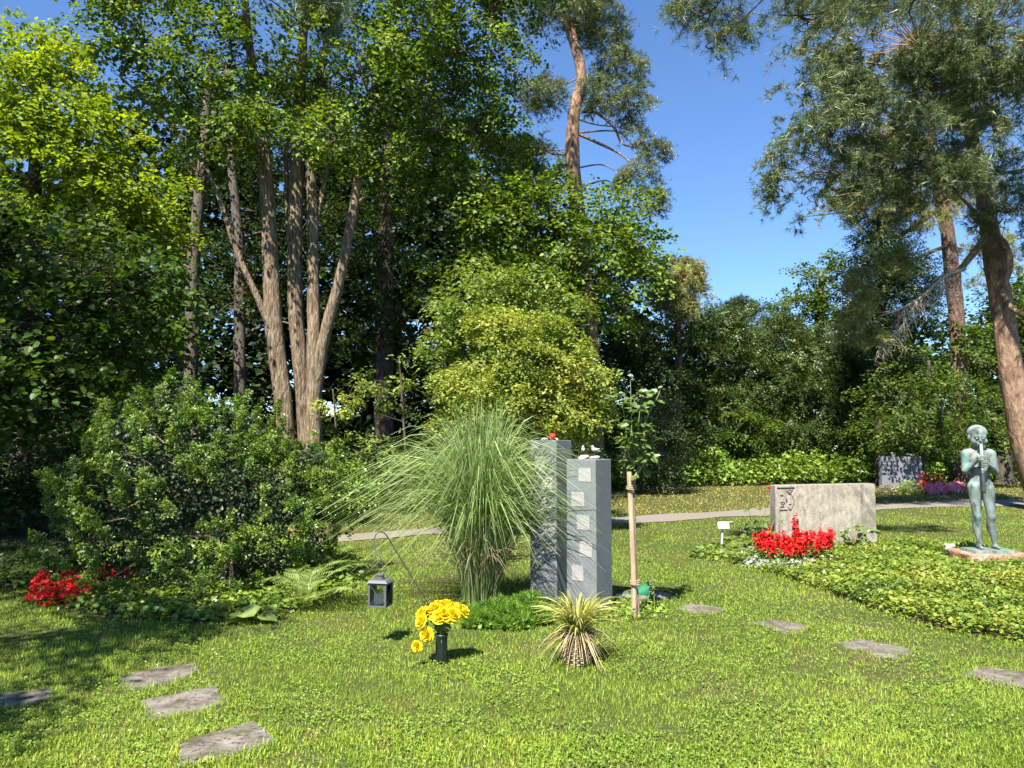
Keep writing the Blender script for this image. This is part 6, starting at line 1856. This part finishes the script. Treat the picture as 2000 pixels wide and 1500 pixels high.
def body(p):
    d = None
    K = 14 * un
    def add(e, k=K):
        nonlocal d
        d = e if d is None else smin(d, e, k)
    cn_ = lambda a, b, ra, rb, k=K: add(sd_cone(p, S(*a), S(*b), ra * un, rb * un), k)
    el = lambda c, r, k=K: add(sd_ell(p, S(*c), np.array([r[0], r[2], r[1]]) * un), k)
    el((396, 385, -5), (104, 92, 66)); el((402, 500, -5), (95, 95, 58)); el((408, 620, -8), (100, 84, 62))
    cn_((395, 330, -8), (292, 340, -5), 46, 42); cn_((395, 330, -8), (505, 342, -5), 46, 44)
    cn_((346, 670, -5), (352, 940, 6), 62, 38, 18 * un); cn_((470, 680, -5), (488, 945, 10), 62, 38, 18 * un)
    el((352, 955, 12), (36, 42, 36)); el((488, 958, 16), (36, 42, 36))
    cn_((354, 990, -4), (372, 1205, -4), 41, 22); cn_((491, 992, -4), (521, 1205, -4), 41, 23)
    el((356, 1045, -22), (36, 70, 30)); el((495, 1045, -22), (36, 70, 30))
    cn_((372, 1238, -18), (352, 1243, 66), 24, 16); cn_((521, 1238, -18), (508, 1243, 66), 24, 16)
    # arms, kept crisp against the chest
    cn_((273, 350, -5), (258, 505, 8), 43, 33, 8 * un); cn_((258, 505, 8), (318, 400, 108), 33, 20, 8 * un)
    cn_((522, 352, -5), (543, 520, 10), 45, 35, 8 * un); cn_((543, 520, 10), (420, 448, 112), 35, 21, 8 * un)
    # palms
    el((332, 378, 122), (26, 24, 16), 6 * un); el((392, 430, 126), (30, 24, 16), 6 * un)
    # neck, head
    cn_((392, 262, 2), (395, 325, -8), 43, 54)
    el((388, 150, 8), (82, 76, 92), 10 * un); el((376, 205, 34), (64, 70, 66), 16 * un); el((370, 258, 58), (30, 26, 32), 14 * un)
    el((420, 225, 40), (38, 36, 48), 12 * un); el((335, 225, 48), (30, 34, 36), 12 * un)
    # brow, nose, lips, ears
    cn_((322, 178, 86), (408, 182, 92), 12, 12, 8 * un)
    cn_((357, 182, 98), (352, 222, 116), 7, 11, 6 * un)
    cn_((340, 247, 100), (374, 248, 100), 9, 9, 5 * un)
    el((470, 195, -2), (13, 30, 20), 5 * un); el((302, 190, 8), (10, 28, 18), 5 * un)
    # eye sockets pressed in
    for ex, ez in ((332, 106), (392, 112)):
        h = sd_ell(p, S(ex, 200, ez), np.array([17, 14, 6]) * un)
        d = np.maximum(d, -h) if False else -smin(-d, h, 5 * un)
        add(sd_ell(p, S(ex, 201, ez - 15), np.array([15, 12, 7]) * un), 4 * un)
    return d


lo = np.minimum(S(200, 1290, -120), S(600, 50, 170)); hi = np.maximum(S(200, 1290, -120), S(600, 50, 170))
V, Fq = surface_net(body, lo, hi, .009)
th = thing('bronze_statue', 'green bronze statue of a standing flute player on a red sandstone plinth', 'statue', so * [1, 1, 0])
g = Geo(); g.add(V, Fq); g.build('body', M['bronze'], th, smooth=True)


def hair(p):
    e = sd_ell(p, S(388, 145, 4), np.array([85, 96, 80]) * un)
    q = S(352, 168, 80)
    # ragged fringe line across the brow, lower at the back
    yy = (p[..., 1] - q[1]) / un; xx = (p[..., 0] - q[0]) / un
    line = q[2] + (6 * np.sin(xx * .16) + 4 * np.sin(xx * .31 + 1)) * un - np.clip(yy - 30, 0, 140) * .38 * un
    return np.maximum(e, (line - p[..., 2]) * .8)


lo = S(280, 260, 120); hi_ = S(500, 50, -120)
V, Fq = surface_net(hair, np.minimum(lo, hi_), np.maximum(lo, hi_), .0065)
g = Geo(); g.add(V, Fq); g.build('hair', M['bronze'], th, smooth=True)
# fingers wrapped on the flute
for hand, (hx, hy, hz, sg) in enumerate(((330, 366, 124, 1), (400, 420, 128, -1))):
    for f in range(4):
        y = hy + f * 13 + (0 if hand == 0 else f * 3)
        fx = 352 if hand == 0 else 345
        ln = (30, 36, 34, 26)[f]
        pts = curve([S(hx - sg * 8, y + 4, hz - 4), S(hx + sg * ln * .45, y - 4, hz + 16), S(fx - sg * -2, y - 2, hz + 24), S(fx + sg * 12, y + 4, hz + 10)], 10)
        g = Geo(); g.add(*tube(pts, np.linspace(8, 6, 10) * un, 7)); g.build('finger', M['bronze'], th, smooth=True)
    pts = curve([S(hx - sg * 2, hy + 30, hz - 8), S(hx + sg * 18, hy + 22, hz - 4), S(350, hy + 14, hz - 6)], 8)
    g = Geo(); g.add(*tube(pts, np.linspace(9, 7, 8) * un, 7)); g.build('thumb', M['bronze'], th, smooth=True)
fl0, fl1, fl2 = S(357, 252, 112), S(346, 515, 138), S(340, 715, 150)
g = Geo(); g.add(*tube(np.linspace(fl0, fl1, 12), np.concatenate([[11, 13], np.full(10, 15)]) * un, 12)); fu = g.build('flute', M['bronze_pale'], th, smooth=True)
g = Geo(); g.add(*tube(np.linspace(fl1 + (fl1 - fl2) * .02, fl2, 10), np.concatenate([[18, 16], np.full(6, 15), [17, 18]]) * un, 12)); g.build('flute_shaded_end', M['bronze_shaded'], fu, smooth=True)  # same flute continued below the hands, their shadow painted in as darker bronze
g = Geo(); zc = (1262 - 1274) * un
g.add(*box([S(440, 1262)[0], SY - .02, so[2] + zc + 0.005], (.535, .34, .034), 0, .97)); g.build('base_plate', M['bronze'], th)
pz = so[2] + zc - .012
pc = np.array([S(430, 0)[0] + .04, SY + .02, 0])
V, Fq = box(pc + [0, 0, (pz - .15) / 2 ], (.76, .55, pz + .15))
import bmesh
bm = bmesh.new()
vs = [bm.verts.new(v) for v in V]
for f in Fq:
    bm.faces.new([vs[a] for a in f])
bmesh.ops.subdivide_edges(bm, edges=bm.edges[:], cuts=9, use_grid_fill=True)
V = np.array([v.co for v in bm.verts]); bm.verts.index_update()
Fq = [np.array([[v.index for v in f.verts] for f in bm.faces if len(f.verts) == 4])]
bm.free()
rr = rnoise(V, .13, 5)[:, None] * .022 + rnoise(V, .05, 6)[:, None] * .008
V = V + nrm(V - pc - [0, 0, pz * .5]) * rr
V[:, 2] = np.minimum(V[:, 2], pz)
th2 = thing('statue_plinth', 'rough red sandstone block under the bronze flute player', 'plinth', pc)
g = Geo(); g.add(V, Fq); g.build('block', M['sandstone'], th2, smooth=True)
